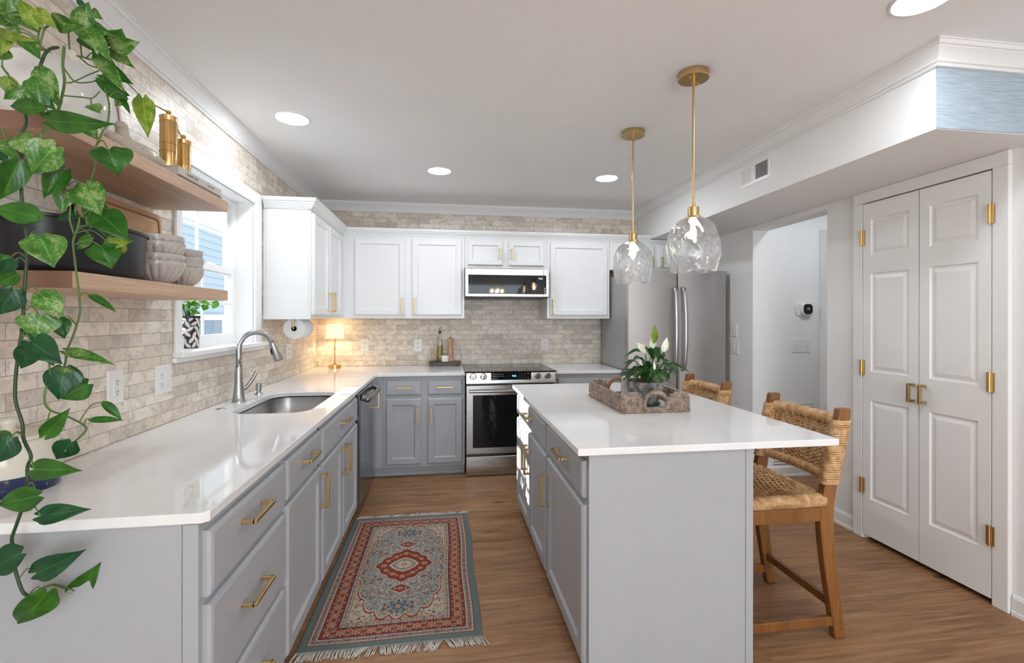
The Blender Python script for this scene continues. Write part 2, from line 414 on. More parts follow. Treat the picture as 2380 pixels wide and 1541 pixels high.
def leaf(name, dark, light, pale, th, amt=1.0):
    t = NT(name); uv = t.new('ShaderNodeUVMap').outputs[0]; p = t.coord()
    oi = t.new('ShaderNodeObjectInfo'); ad = t.new('ShaderNodeVectorMath', operation='ADD'); t.l(p, ad.inputs[0])
    sc_ = t.new('ShaderNodeVectorMath', operation='SCALE'); t.l(oi.outputs['Random'], sc_.inputs[0]) if False else None
    cb = t.new('ShaderNodeCombineXYZ'); t.l(t.math('MULTIPLY', oi.outputs['Random'], 31), cb.inputs[0]); t.l(t.math('MULTIPLY', oi.outputs['Random'], 17), cb.inputs[1])
    t.l(cb.outputs[0], ad.inputs[1])
    n = t.noise(ad.outputs[0], 190, 5, .7, .8); n0 = t.noise(ad.outputs[0], 30, 3, .5, .5)
    sp = t.new('ShaderNodeSeparateXYZ'); t.l(uv, sp.inputs[0])
    rib = t.ramp(t.math('ABSOLUTE', t.math('SUBTRACT', sp.outputs[0], .5)), [(0.,1.),(.018,.6),(.035,0.)])
    c = t.mix(t.ramp(n0, [(.35,0.),(.65,1.)]), dark, light)
    f = t.ramp(t.math('ADD', t.math('MULTIPLY', n, .6), t.math('MULTIPLY', n0, .4)), [(th,0.),(th+.05,amt)])
    c = t.mix(f, c, pale); c = t.mix(t.math('MULTIPLY', rib, .45), c, tuple(min(1, x*2.2+.02) for x in light))
    w = t.new('ShaderNodeTexWave', wave_type='BANDS', bands_direction='DIAGONAL'); t.l(uv, w.inputs[0]); w.inputs['Scale'].default_value = 4; w.inputs['Distortion'].default_value = 1
    t.bump(w.outputs['Fac'], .0006, .35)
    m = t.set(c, .30, 0, .5); t.b.inputs['Transmission Weight'].default_value = 0
    # thin leaves let some light through
    tl = t.new('ShaderNodeBsdfTranslucent'); t.l(c, tl.inputs[0]); mx = t.new('ShaderNodeMixShader'); mx.inputs[0].default_value = .22
    t.l(t.b.outputs[0], mx.inputs[1]); t.l(tl.outputs[0], mx.inputs[2]); t.l(mx.outputs[0], t.out.inputs[0])
    return m
M['leaf0'] = leaf('pothos_green', (.020,.10,.010), (.045,.18,.018), (.10,.22,.06), .62, .5)
M['leaf1'] = leaf('pothos_variegated', (.04,.16,.02), (.10,.27,.035), (.40,.48,.22), .52, .75)
M['leaf2'] = leaf('pothos_lime', (.15,.27,.02), (.26,.38,.04), (.50,.55,.14), .52, .7)
M['leaf3'] = leaf('pothos_deep', (.008,.06,.022), (.014,.095,.03), (.05,.16,.07), .64, .4)
M['lily'] = leaf('lily_leaf', (.012,.05,.010), (.03,.11,.02), (.10,.24,.06), .64, .4)
M['herb'] = leaf('herb_leaf', (.06,.22,.015), (.13,.36,.03), (.3,.5,.1), .60, .5)
M['spathe'] = NT('spathe_white').set((.80,.80,.68), .45)
M['stem'] = NT('vine_stem').set((.11,.19,.045), .4)
M['stemdark'] = NT('vine_stem_dark').set((.025,.055,.018), .45)

def box(name, mat, b, parent=None, bevel=0, **k):
    return MB().box(*b).build(name, mat, parent, bevel=bevel, **k)
def text(s_, size, Mx, name, mat, parent, ext=.0004, align='CENTER'):
    cu = bpy.data.curves.new('t', 'FONT'); cu.body = s_; cu.size = size; cu.align_x = align; cu.align_y = 'CENTER'; cu.extrude = ext
    o = bpy.data.objects.new('t', cu); col.objects.link(o)
    me = bpy.data.meshes.new_from_object(o.evaluated_get(bpy.context.evaluated_depsgraph_get()))
    bpy.data.objects.remove(o); bpy.data.curves.remove(cu)
    mb = MB(Mx @ Matrix.Rotation(PI/2, 4, 'X'))
    mb.add([tuple(v.co) for v in me.vertices], [tuple(p.vertices) for p in me.polygons]); bpy.data.meshes.remove(me)
    return mb.build(name, mat, parent)

# ------------------------------------------------------------------ room shell
H = 2.406; ZC = .8635; SX = 3.118; WX = 3.69; YB = -8.0
struct(box('floor', M['floor'], (-.2, 6.0, YB, .15, -.05, 0)))
struct(box('ceiling', M['ceiling'], (-.2, 6.0, YB, .15, H, H+.05)))
wl = MB(); oy0, oy1, oz0, oz1 = -2.31, -1.477, 1.150, 2.030
for b in ((-.16,0,YB,oy0,0,H), (-.16,0,oy1,.12,0,H), (-.16,0,oy0,oy1,0,oz0), (-.16,0,oy0,oy1,oz1,H)): wl.box(*b)
struct(wl.build('wall_left', M['tile_y']))
struct(box('wall_back', M['tile_x'], (0, 3.118, 0, .12, 0, H)))
struct(box('wall_back', M['wall'], (3.118, 3.69, 0, .12, 0, H)))
HY = -1.035; HX1 = 3.823; OY0 = -1.814; OY1 = -1.043; OZ = 2.043
wr = MB()
for b in ((WX,HX1,OY1,.12,0,H), (WX,HX1,YB,-2.79,0,H), (WX,HX1,-2.11,OY0,0,H), (WX,HX1,-2.79,-2.11,2.01,H), (WX,HX1,OY0,OY1,OZ,H)): wr.box(*b)
struct(wr.build('wall_right', M['wall']))
struct(box('wall_hall_end', M['wall'], (HX1, 5.2, HY, HY+.1, 0, H)))
struct(box('wall_hall_far', M['wall'], (4.40, 4.5, -3.2, HY, 0, H)))
struct(box('wall_hall_near', M['wall'], (HX1, 4.5, -3.3, -3.2, 0, H)))
cl = MB(); cl.box(WX+.55, WX+.60, -2.9, -2.0, 0, H).box(HX1, WX+.6, -2.0, -1.98, 0, H).box(HX1, WX+.6, -2.92, -2.9, 0, H)
struct(cl.build('wall_pantry', M['dark']))
struct(box('trim_hall_door', M['trim'], (4.306, 4.40, -1.14, -1.035, 0, 2.065), bevel=.004))
bw = MB()   # room behind the camera: wall with a wide opening added to let light in
for b in ((-.1,.8,YB,YB+.1,0,H), (3.2,6.0,YB,YB+.1,0,H), (.8,3.2,YB,YB+.1,0,.3), (.8,3.2,YB,YB+.1,2.15,H)): bw.box(*b)
struct(bw.build('wall_front', M['wall']))
struct(box('wall_dining', M['wall'], (HX1, 6.0, YB, YB+.1, 0, H)))
por = bpy.data.lights.new('rear_opening_portal', 'AREA'); por.shape = 'RECTANGLE'; por.size = 2.4; por.size_y = 1.85; por.cycles.is_portal = True
po = bpy.data.objects.new('rear_opening_portal', por); col.objects.link(po); po.location = (2.0, YB+.06, 1.22); po.rotation_euler = Vector((0, 1, 0)).to_track_quat('-Z', 'Z').to_euler()
fill_d = bpy.data.lights.new('fill_rear_opening', 'AREA'); fill_d.shape = 'RECTANGLE'; fill_d.size = 2.4; fill_d.size_y = 1.85; fill_d.energy = 26; fill_d.color = (.80,.90,1.0)  # added area light, brightens the room through the unseen rear opening
do_ = bpy.data.objects.new('fill_rear_opening', fill_d); col.objects.link(do_); do_.location = (2.0, YB-.02, 1.22); do_.rotation_euler = Vector((0, 1, 0)).to_track_quat('-Z', 'Z').to_euler()
por2 = bpy.data.lights.new('sink_window_portal', 'AREA'); por2.shape = 'RECTANGLE'; por2.size = .83; por2.size_y = .88; por2.cycles.is_portal = True
po = bpy.data.objects.new('sink_window_portal', por2); col.objects.link(po); po.location = (-.175, (oy0+oy1)/2, 1.59); po.rotation_euler = Vector((1, 0, 0)).to_track_quat('-Z', 'Z').to_euler()

# soffit
sf = MB(); sf.box(SX, WX, -3.0, 0, 2.075, H)
struct(sf.build('ceiling_soffit', M['wall']))
struct(box('trim_grasscloth', M['grasscloth'], (SX+.001, WX, -3.006, -3.0, 2.078, 2.325)))
# crown moulding (ceiling)
crown = [(0,2.320),(.010,2.320),(.0125,2.323),(.0125,2.328),(.009,2.331),(.009,2.3345),(.017,2.3345),(.019,2.338),(.019,2.343),(.015,2.346),(.020,2.352),(.028,2.364),(.038,2.375),(.044,2.380),(.044,2.385),(.052,2.385),(.054,2.389),(.054,2.4005),(.060,2.4005),(.060,H),(0,H)]
def mould(name, path, prof, mat=M['trim']):
    o = sweep(path, prof).build(name, mat, smooth=True, auto=18); return struct(o)
# path travels so that the room is on the left-hand side of travel
mould('trim_crown_left', [(0, 0), (0, -7.9)], crown)
mould('trim_crown_back', [(SX, 0), (0, 0)], crown)
mould('trim_crown_soffit', [(WX, -3.006), (SX, -3.006), (SX, 0)], crown)
basep = [(0, 0), (.016, 0), (.016, .015), (.012, .022), (.012, .075), (.006, .088), (0, .09)]
mould('baseboard_right', [(WX, YB+.1), (WX, -2.862)], basep)
mould('baseboard_right_far', [(WX, -2.04), (WX, OY0)], basep)
mould('baseboard_hall', [(4.31, HY), (HX1, HY)], basep)
mould('baseboard_wall_right', [(WX, OY1), (WX, -.8)], basep)

# ------------------------------------------------------------------ window
wn = bpy.data.objects.new('window_1', None); col.objects.link(wn); wn.location = (-.05, -1.9, 1.16); struct(wn)
tr = MB()
tr.box(-.16, .014, oy1, -1.378, 1.155, 2.102).box(0, .014, -2.357, oy0, 1.155, 2.102).box(0, .014, oy0, oy1, oz1, 2.102)
tr.build('window_casing', M['trim'], wn, bevel=.003)
MB().box(-.16, -.001, oy0+.0005, oy0+.012, oz0, oz1).box(-.16, -.001, oy1-.004, oy1, oz0, oz1).box(-.16, -.001, oy0, oy1, oz1-.004, oz1).build('window_jamb', M['trim'], wn)
MB().box(-.16, .045, -2.36, -1.345, 1.140, 1.164).box(0, .020, -2.37, -1.37, 1.118, 1.140).build('window_stool', M['trim'], wn, bevel=.004)
fm = MB()
for b in ((-.155,-.095,oy0+.0125,oy0+.03,1.1645,oz1-.0045),(-.155,-.095,oy1-.03,oy1-.0045,1.1645,oz1-.0045),(-.153,-.097,oy0+.03,oy1-.03,oz1-.03,oz1-.0045),(-.153,-.097,oy0+.03,oy1-.03,1.1645,1.185)): fm.box(*b)
fm.build('window_frame', M['trim'], wn)
def sash(name, x0, x1, z0, z1, mz, my, s_=.038, rail=.04):
    m = MB(); a, b = oy0+.03, oy1-.03
    m.box(x0,x1,a,a+s_,z0,z1).box(x0,x1,b-s_,b,z0,z1).box(x0,x1,a+s_,b-s_,z0,z0+rail).box(x0,x1,a+s_,b-s_,z1-.035,z1)
    m.box(x0+.007,x1-.007,my-.009,my+.009,z0+rail,z1-.035).box(x0+.006,x1-.006,a+s_,b-s_,mz-.009,mz+.009)
    o = m.build(name, M['trim'], wn, bevel=.0015)
    MB().box((x0+x1)/2-.002,(x0+x1)/2+.002,a+s_,b-s_,z0+rail,z1-.035).build('glass_pane', M['pane'], o)
sash('upper_sash', -.150, -.125, 1.575, 2.0, 1.810, -1.87)
sash('lower_sash', -.120, -.096, 1.185, 1.615, 1.400, -1.87, .03)
MB().box(-.118,-.100,-1.80,-1.74,1.610,1.624).build('sash_lock', M['trim'], wn, bevel=.002)

# neighbour's house beyond the window
nh = thing('neighbor_house', 'pale blue clapboard house wall seen through the kitchen window', 'house', (-2.7, -.5, 0))
sd = paint('blue_siding', (.47,.56,.60), .7, .0005, 30); m = MB()
for k in range(24):
    z0 = k*.118; m.add([(-2.70,-4,z0),(-2.70,11,z0),(-2.716,11,z0+.12),(-2.716,-4,z0+.12),(-2.8,-4,z0),(-2.8,11,z0),(-2.8,11,z0+.12),(-2.8,-4,z0+.12)], [(0,1,2,3),(4,7,6,5),(0,4,5,1),(3,2,6,7),(0,3,7,4),(1,5,6,2)])
m.build('siding', sd, nh)
m = MB(); wy0, wy1 = 3.45, 4.30
m.box(-2.70,-2.66,wy0-.09,wy0,.35,1.37).box(-2.70,-2.66,wy1,wy1+.09,.35,1.37).box(-2.70,-2.66,wy0,wy1,1.28,1.37).box(-2.70,-2.66,wy0,wy1,.35,.42)
nw = m.build('window', M['trim'], nh)
MB().box(-2.69,-2.68,wy0,wy1,.42,1.28).build('pane', NT('blinds_glass').set((.20,.27,.31), .15), nw)

# ------------------------------------------------------------------ cabinets
def pull(parent, Mx, u, z, L=.145, horiz=False, name='pull', proj=.034, t=.0055):
    m = MB(Mx)
    if horiz:
        m.box(u-L/2,u+L/2,-proj-t,-proj+t,z-t,z+t); m.box(u-L/2,u-L/2+2*t,-proj,0,z-t,z+t); m.box(u+L/2-2*t,u+L/2,-proj,0,z-t,z+t)
    else:
        m.box(u-t,u+t,-proj-t,-proj+t,z-L/2,z+L/2); m.box(u-t,u+t,-proj,0,z-L/2,z-L/2+2*t); m.box(u-t,u+t,-proj,0,z+L/2-2*t,z+L/2)
    return m.build(name, M['brass'], parent, bevel=.0012)
def shaker(name, parent, Mx, u0, u1, z0, z1, mat, fw=.05, th=.02):
    m = MB(Mx); i = .008
    m.rings([(u0,u1,z0,z1,th-.008),(u0+i,u1-i,z0+i,z1-i,th),(u0+fw,u1-fw,z0+fw,z1-fw,th),(u0+fw+.003,u1-fw-.003,z0+fw+.003,z1-fw-.003,th-.003),(u0+fw+.009,u1-fw-.009,z0+fw+.009,z1-fw-.009,th-.011)])
    return m.build(name, mat, parent)
def slab(name, parent, Mx, u0, u1, z0, z1, mat, th=.02):
    m = MB(Mx); i = .012
    m.rings([(u0,u1,z0,z1,th-.010),(u0+i*.35,u1-i*.35,z0+i*.35,z1-i*.35,th-.003),(u0+i,u1-i,z0+i,z1-i,th)])
    return m.build(name, mat, parent)
TK = .085
def base_body(parent, b, side, mat):
    """b=(x0,x1,y0,y1); side: toe kick direction"""
    x0,x1,y0,y1 = b; m = MB(); m.box(x0,x1,y0,y1,TK,ZC-.027)
    d = {'+x':(x0,x1-.06,y0,y1),'-y':(x0,x1,y0+.06,y1),'-x':(x0+.06,x1,y0,y1)}[side]
    m.box(d[0],d[1],d[2],d[3],0,TK); return m.build('body', mat, parent)
LX = .610    # left run face frame plane
ML = frame((LX, 0, 0), (0,1,0), (1,0,0))          # u = Y
MBK = frame((0, -.620, 0), (1,0,0), (0,-1,0))     # u = X
MU = frame((0, -.330, 0), (1,0,0), (0,-1,0))
MUL = frame((.299, 0, 0), (0,1,0), (1,0,0))
MI = frame((1.685, 0, 0), (0,-1,0), (-1,0,0))     # island, u = -Y
G = M['grey']
c1 = thing('base_cabinet', 'grey base cabinet with three stacked drawers at near end of sink counter', 'cabinet', (.3,-3.15,0))
b_ = base_body(c1, (.003,LX,-3.425,-2.866), '+x', G)
MB().box(.003,.575,-3.432,-3.425,0,ZC-.028).box(.578,LX+.002,-3.436,-3.425,0,ZC-.028).build('end_panel', G, c1, bevel=.001)
for z0,z1,pz in ((.672-.02,.81,.757),(.392,.633,.528),(.112,.372,.27)):
    d = slab('drawer', c1, ML, -3.412, -2.882, z0 if z0>.6 else z0, z1, G); pull(d, frame((LX+.02,0,0),(0,1,0),(1,0,0)), -3.2+.03, pz, .15, True)
c2 = thing('base_cabinet', 'grey base cabinet with one drawer over one door, left of the sink doors', 'cabinet', (.3,-2.62,0))
base_body(c2, (.003,LX,-2.864,-2.378), '+x', G)
MF = frame((LX+.02,0,0),(0,1,0),(1,0,0))
d = slab('drawer', c2, ML, -2.850, -2.390, .667, .81, G); pull(d, MF, -2.62, .757, .15, True)
d = shaker('door', c2, ML, -2.850, -2.388, .110, .648, G); pull(d, MF, -2.416, .545, .15)
c3 = thing('sink_base_cabinet', 'grey sink cabinet with two doors under a wide false drawer front', 'cabinet', (.3,-1.93,0))
m = MB(); m.box(.003,LX,-2.376,-1.452,TK,.60).box(.003,LX-.06,-2.376,-1.452,0,TK).box(LX-.03,LX,-2.376,-1.452,.60,ZC-.027).box(.003,LX,-2.376,-2.36,.6,ZC-.027).box(.003,LX,-1.47,-1.452,.6,ZC-.027)
m.build('body', G, c3)
d = slab('drawer_front', c3, ML, -2.360, -1.500, .667, .81, G); pull(d, MF, -1.93, .757, .15, True)
d = shaker('door', c3, ML, -2.362, -1.945, .110, .648, G); pull(d, MF, -1.975, .545, .15)
d = shaker('door', c3, ML, -1.915, -1.500, .110, .648, G); pull(d, MF, -1.885, .545, .15)
# dishwasher
dw = thing('dishwasher', 'dark stainless dishwasher with bar handle between sink cabinet and corner', 'dishwasher', (.3,-1.13,0))
box('body', M['black'], (.02,LX-.02,-1.445,-.83,.02,ZC-.03), dw)
MB().box(LX-.02,LX+.025,-1.440,-.835,.085,ZC-.032).build('door', M['dark_steel'], dw, bevel=.006)
MB().box(.05,LX-.03,-1.445,-.83,0,.08).build('kick_plate', M['black'], dw)
m = MB(); hp = [(LX+.028,-1.40,.795),(LX+.055,-1.385,.782),(LX+.07,-1.34,.775),(LX+.07,-.94,.775),(LX+.055,-.895,.782),(LX+.028,-.88,.795)]
m.tube(spline(hp, 5), .016, 12, flat=1.25, up=(0,0,1)); m.build('handle', NT('dark_satin').set((.25,.25,.26),.3,1), dw, smooth=True)
# corner
cc = thing('corner_cabinet', 'grey corner base cabinet beside the dishwasher', 'cabinet', (.3,-.4,0))
m = MB(); m.box(.003,LX,-.822,-.003,TK,ZC-.027).box(.003,.55,-.822,-.003,0,TK).box(LX,.676,-.620,-.003,TK,ZC-.027).box(.55,.676,-.56,-.003,0,TK); m.build('body', G, cc)
d = slab('door', cc, ML, -.815, -.66, .11, .81, G); pull(d, MF, -.775, .685, .155)
cb = thing('base_cabinet', 'grey two-drawer two-door base cabinet left of the range', 'cabinet', (1.0,-.3,0))
base_body(cb, (.678,1.346,-.620,-.003), '-y', G)
MBF = frame((0,-.64,0),(1,0,0),(0,-1,0))
for u0,u1,pu in ((.702,.986,.845),(1.039,1.324,1.18)):
    d = slab('drawer', cb, MBK, u0, u1, .680, .803, G); pull(d, MBF, pu, .747, .143, True)
d = shaker('door', cb, MBK, .702, .986, .110, .652, G); pull(d, MBF, .956, .515, .143)
d = shaker('door', cb, MBK, 1.038, 1.325, .110, .652, G); pull(d, MBF, 1.067, .515, .143)
MB().box(.60,1.346,-.572,-.56,0,.03).build('shoe_moulding', G, cb, bevel=.006)
cr = thing('base_cabinet', 'grey base cabinet between the range and the refrigerator', 'cabinet', (2.4,-.3,0))
base_body(cr, (2.118,2.712,-.620,-.003), '-y', G)
d = slab('drawer', cr, MBK, 2.14, 2.69, .680, .803, G); pull(d, MBF, 2.41, .747, .143, True)
d = shaker('door', cr, MBK, 2.14, 2.69, .110, .652, G)

# uppers
W = M['cab']; ZU0, ZU1 = 1.315, 2.045
def upper_body(parent, x0,x1,y0,y1,z0=ZU0,z1=ZU1): return MB().box(x0,x1,y0,y1,z0,z1).build('body', W, parent, bevel=.001)
u1_ = thing('upper_cabinet', 'white two-door upper cabinet beside the window', 'cabinet', (.15,-.85,ZU0))
upper_body(u1_, .003,.299,-1.325,-.332)
MB().box(.02,.285,-1.331,-1.325,ZU0+.012,ZU1-.008).build('side_panel', W, u1_, bevel=.002)
MB().box(.003,.299,-1.334,-1.32,ZU0-.008,ZU0+.012).build('light_rail', W, u1_, bevel=.003)
MULF = frame((.319,0,0),(0,1,0),(1,0,0))
d = shaker('door', u1_, MUL, -1.305, -.900, 1.338, 2.018, W); pull(d, MULF, -.925, 1.435, .143)
d = shaker('door', u1_, MUL, -.870, -.475, 1.338, 2.018, W); pull(d, MULF, -.845, 1.435, .143)
u2_ = thing('upper_cabinet', 'white two-door upper cabinet on back wall left of the microwave', 'cabinet', (.7,-.16,ZU0))
upper_body(u2_, .003,1.352,-.330,-.003); MUF = frame((0,-.350,0),(1,0,0),(0,-1,0))
d = shaker('door', u2_, MU, .398, .834, 1.343, 2.019, W); pull(d, MUF, .805, 1.425, .14)
d = shaker('door', u2_, MU, .887, 1.330, 1.343, 2.021, W); pull(d, MUF, .917, 1.425, .14)
u3_ = thing('upper_cabinet', 'short white two-door upper cabinet above the microwave', 'cabinet', (1.73,-.16,1.765))
upper_body(u3_, 1.354,2.112,-.330,-.003,1.768)
d = shaker('door', u3_, MU, 1.379, 1.700, 1.795, 2.02, W, .042); pull(d, MUF, 1.672, 1.90, .09)
d = shaker('door', u3_, MU, 1.752, 2.083, 1.795, 2.02, W, .042); pull(d, MUF, 1.780, 1.90, .09)
u4_ = thing('upper_cabinet', 'white single-door upper cabinet right of the microwave', 'cabinet', (2.41,-.16,ZU0))
upper_body(u4_, 2.114,2.714,-.330,-.003)
d = shaker('door', u4_, MU, 2.137, 2.692, 1.343, 2.02, W); pull(d, MUF, 2.165, 1.425, .14)
u5_ = thing('upper_cabinet', 'white two-door upper cabinet above the refrigerator', 'cabinet', (3.18,-.16,1.77))
upper_body(u5_, 2.716,3.66,-.330,-.003,1.775)
d = shaker('door', u5_, MU, 2.745, 3.155, 1.80, 2.02, W, .045); pull(d, MUF, 3.124, 1.855, .09)
d = shaker('door', u5_, MU, 3.195, 3.62, 1.80, 2.02, W, .045); pull(d, MUF, 3.226, 1.855, .09)
ccr = [(0,2.035),(.006,2.035),(.007,2.043),(.012,2.043),(.013,2.051),(.018,2.053),(.018,2.058),(.022,2.062),(.030,2.074),(.031,2.080),(.037,2.081),(.039,2.086),(.039,2.096),(.043,2.096),(.043,2.104),(-.02,2.104),(-.02,2.035)]
o = sweep([(SX-.004, -.330), (.302, -.330), (.302, -1.333), (0.012, -1.333)][::-1], [(-a, z) for a, z in ccr]).build('cabinet_crown', W, None, smooth=True, auto=18)
tag(o, 'white crown moulding capping the run of upper cabinets', 'crown moulding')
MB().box(SX-.004, WX-.03, -.345, -.31, 2.035, 2.070).build('crown_return', W, u5_, bevel=.004)

# ------------------------------------------------------------------ countertops
def counter(name, pts, label, hole=None):
    m = MB()
    if hole is None: m.prism(pts, ZC-.0255, ZC); o = m.build(name, M['quartz'], None, bevel=.003, seg=2)
    else:
        bm = bmesh.new(); vo = [bm.verts.new((x,y,ZC)) for x,y in pts]; vi = [bm.verts.new((x,y,ZC)) for x,y in hole]
        eo = [bm.edges.new((vo[i], vo[(i+1)%len(vo)])) for i in range(len(vo))]; ei = [bm.edges.new((vi[i], vi[(i+1)%len(vi)])) for i in range(len(vi))]
        bmesh.ops.triangle_fill(bm, edges=eo+ei, use_beauty=True)
        ex = bmesh.ops.extrude_face_region(bm, geom=bm.faces[:]); 
        for v in [g for g in ex['geom'] if isinstance(g, bmesh.types.BMVert)]: v.co.z -= .0255
        bmesh.ops.recalc_face_normals(bm, faces=bm.faces)
        me = bpy.data.meshes.new(name); bm.to_mesh(me); bm.free(); me.materials.append(M['quartz'])
        o = bpy.data.objects.new(name, me); col.objects.link(o)
        b = o.modifiers.new('bevel', 'BEVEL'); b.width = .003; b.segments = 2; b.limit_method = 'ANGLE'; b.angle_limit = math.radians(50)
    tag(o, label, 'countertop'); return o
def rrect(x0,x1,y0,y1,r,n=6):
    out = []
    for cx,cy,a0 in ((x1-r,y1-r,0),(x0+r,y1-r,PI/2),(x0+r,y0+r,PI),(x1-r,y0+r,3*PI/2)):
        for k in range(n+1): a = a0+PI/2*k/n; out.append((cx+r*math.cos(a), cy+r*math.sin(a)))
    return out
sink_o = rrect(.160,.528,-2.235,-1.575,.10,8)
counter('countertop', [(.001,-3.442),(.620,-3.442),(.634,-3.428),(.634,-.653),(1.347,-.653),(1.347,-.001),(.001,-.001)],
        'white quartz L-shaped countertop holding the sink and running to the range', sink_o)
counter('countertop', [(2.117,-.653),(2.712,-.653),(2.712,-.001),(2.117,-.001)], 'short white quartz countertop between the range and the refrigerator')
# sink bowl
m = MB(); zs = [ZC-.0265, ZC-.03, ZC-.16, ZC-.19, ZC-.195]; ins = [-.012, .006, .012, .04, .09]
vs_ = []; fs = []; n = None
for z, i in zip(zs, ins):
    ring = rrect(.160+i,.528-i,-2.235+i,-1.575-i,max(.09,.10-i*.2),8); n = len(ring); vs_ += [(x,y,z) for x,y in ring]
for k in range(len(zs)-1):
    for j in range(n): fs.append((k*n+j, k*n+(j+1)%n, (k+1)*n+(j+1)%n, (k+1)*n+j))
fs.append(tuple(range((len(zs)-1)*n, len(zs)*n))); m.add(vs_, fs)
sk = thing('undermount_sink', 'stainless undermount sink set in the white counter below the window', 'sink', (.345,-1.905,ZC-.2))
m.build('bowl', M['sinksteel'], sk, smooth=True, auto=50)
MB().lathe([(.0,.001),(.03,.002),(.042,.004),(.045,.0)], (.345,-1.905,ZC-.194), 24).build('drain', M['chrome'], sk, smooth=True)

# faucet
fb = thing('kitchen_faucet', 'brushed nickel pull-down faucet with side lever behind the sink', 'faucet', (.079,-1.885,ZC))
x0,y0 = .079,-1.885
m = MB(); m.lathe([(.034,0),(.034,.006),(.032,.008)], (x0,y0,ZC), 28); m.lathe([(.033,.008),(.030,.014),(.024,.06),(.0195,.12),(.0172,.187),(.0165,.19)], (x0,y0,ZC), 28)
m.build('body', M['nickel'], fb, smooth=True, auto=40)
dirx = Vector((.80,.60,0)).normalized(); P0 = Vector((x0,y0,ZC+.19)); R_ = .086
pts = [P0, P0+Vector((0,0,.05)), P0+Vector((0,0,.098))]
for k in range(1,13):
    a = PI*k/13*1.0; pts.append(P0+Vector((0,0,.098))+dirx*(R_-R_*math.cos(a))+Vector((0,0,R_*math.sin(a))))
MB().tube(pts, .0145, 16).build('spout', M['nickel'], fb, smooth=True)
e0 = pts[-1]; dd = (pts[-1]-pts[-2]).normalized(); dd = (dd-dirx*.02).normalized()
MB().tube([e0-dd*.004, e0+dd*.004, e0+dd*.02, e0+dd*.095, e0+dd*.10], [.0145,.0158,.0165,.0245,.0235], 20).build('spray_head', M['nickel'], fb, smooth=True, auto=50)
MB().cyl(e0+dd*.097, e0+dd*.103, .020, 18).build('spray_face', M['black'], fb)
s_ = dirx*(-.021); 
MB().tube([e0+dd*.03+s_, e0+dd*.065+s_*1.12], .0055, 8, flat=.6).build('spray_button', M['black'], fb, smooth=True)
lv = Vector((x0+.026,y0+.02,ZC+.07)); MB().cyl(Vector((x0,y0,ZC+.07)), lv, .014, 16).build('lever_hub', M['nickel'], fb, smooth=True, auto=40)
MB().tube([lv-Vector((.004,.003,.006)), lv+Vector((.022,.017,.035)), lv+Vector((.045,.034,.085))], [.010,.009,.0088], 14).build('lever', M['nickel'], fb, smooth=True, auto=40)
sd_ = thing('soap_dispenser', 'brushed nickel soap dispenser pump beside the faucet', 'soap dispenser', (.088,-1.63,ZC)); sx,sy = .088,-1.63
MB().lathe([(.024,0),(.024,.003),(.015,.012),(.0125,.014),(.0125,.024),(.0165,.026),(.0165,.064),(.014,.066)], (sx,sy,ZC), 24).build('body', M['nickel'], sd_, smooth=True, auto=35)
MB().tube([(sx,sy,ZC+.058),(sx+.03,sy+.022,ZC+.058),(sx+.052,sy+.035,ZC+.055)], [.0065,.0055,.0045], 10, flat=.6).build('nozzle', M['nickel'], sd_, smooth=True)
o = MB().lathe([(.0,.004),(.012,.004),(.013,.0025),(.019,.003),(.022,0)], (.076,-2.09,ZC), 28).build('air_switch', M['nickel'], None, smooth=True, auto=30)
tag(o, 'round steel disposal button flush in the counter left of the faucet', 'button')

# ------------------------------------------------------------------ range
rg = thing('range', 'stainless slide-in electric range with black glass cooktop', 'range', (1.732,-.35,0))
RX0,RX1 = 1.3525,2.1125
box('body', M['black'], (RX0+.003,RX1-.003,-.640,-.012,.02,.860), rg)
MB().box(RX0-.010,RX1+.010,-.690,-.004,ZC+.0005,ZC+.0095).build('cooktop', M['black_glass'], rg, bevel=.003)
m = MB(); m.add([(RX0,-.64,.770),(RX1,-.64,.770),(RX1,-.64,.863),(RX0,-.64,.863),(RX0,-.690,.770),(RX1,-.690,.770),(RX1,-.682,.863),(RX0,-.682,.863)],[(0,1,2,3),(4,7,6,5),(0,4,5,1),(3,2,6,7),(0,3,7,4),(1,5,6,2)])
cp = m.build('control_panel', M['steel'], rg, bevel=.004)
MR = frame((0,-.684,0),(1,0,0),(0,-1,0))
MB(MR).box(1.56,1.90,-.004,.006,.800,.861).build('touch_panel', M['black_glass'], cp, bevel=.001)
MT = frame((0,-.6885,0),(1,0,0),(0,-1,0))
text('9:36', .021, MT @ Matrix.Translation((1.755,0,.833)), 'clock_digits', M['display'], cp)
rows = ['BAKE', 'BROIL', 'CONV', 'KEEP', 'WARM', 'PROOF', 'CLEAN', 'TIMER', 'OPTIONS', 'LIGHT']
for i, (lx, lz) in enumerate([(1.580,.848),(1.605,.848),(1.630,.848),(1.657,.848),(1.580,.832),(1.605,.832),(1.630,.832),(1.657,.832),(1.580,.812),(1.607,.812)]):
    text(rows[i], .0075, MT @ Matrix.Translation((lx,0,lz)), 'legend', M['printed'], cp)
for i in range(9):
    text(str((i+1)), .009, MT @ Matrix.Translation((1.797+.024*(i%3),0,.850-.014*(i//3))), 'keypad_digit', M['printed'], cp)
text('0', .009, MT @ Matrix.Translation((1.821,0,.808)), 'keypad_digit', M['printed'], cp)
text('START', .007, MT @ Matrix.Translation((1.875,0,.850)), 'legend', M['printed'], cp); text('OFF', .007, MT @ Matrix.Translation((1.875,0,.812)), 'legend', M['printed'], cp)
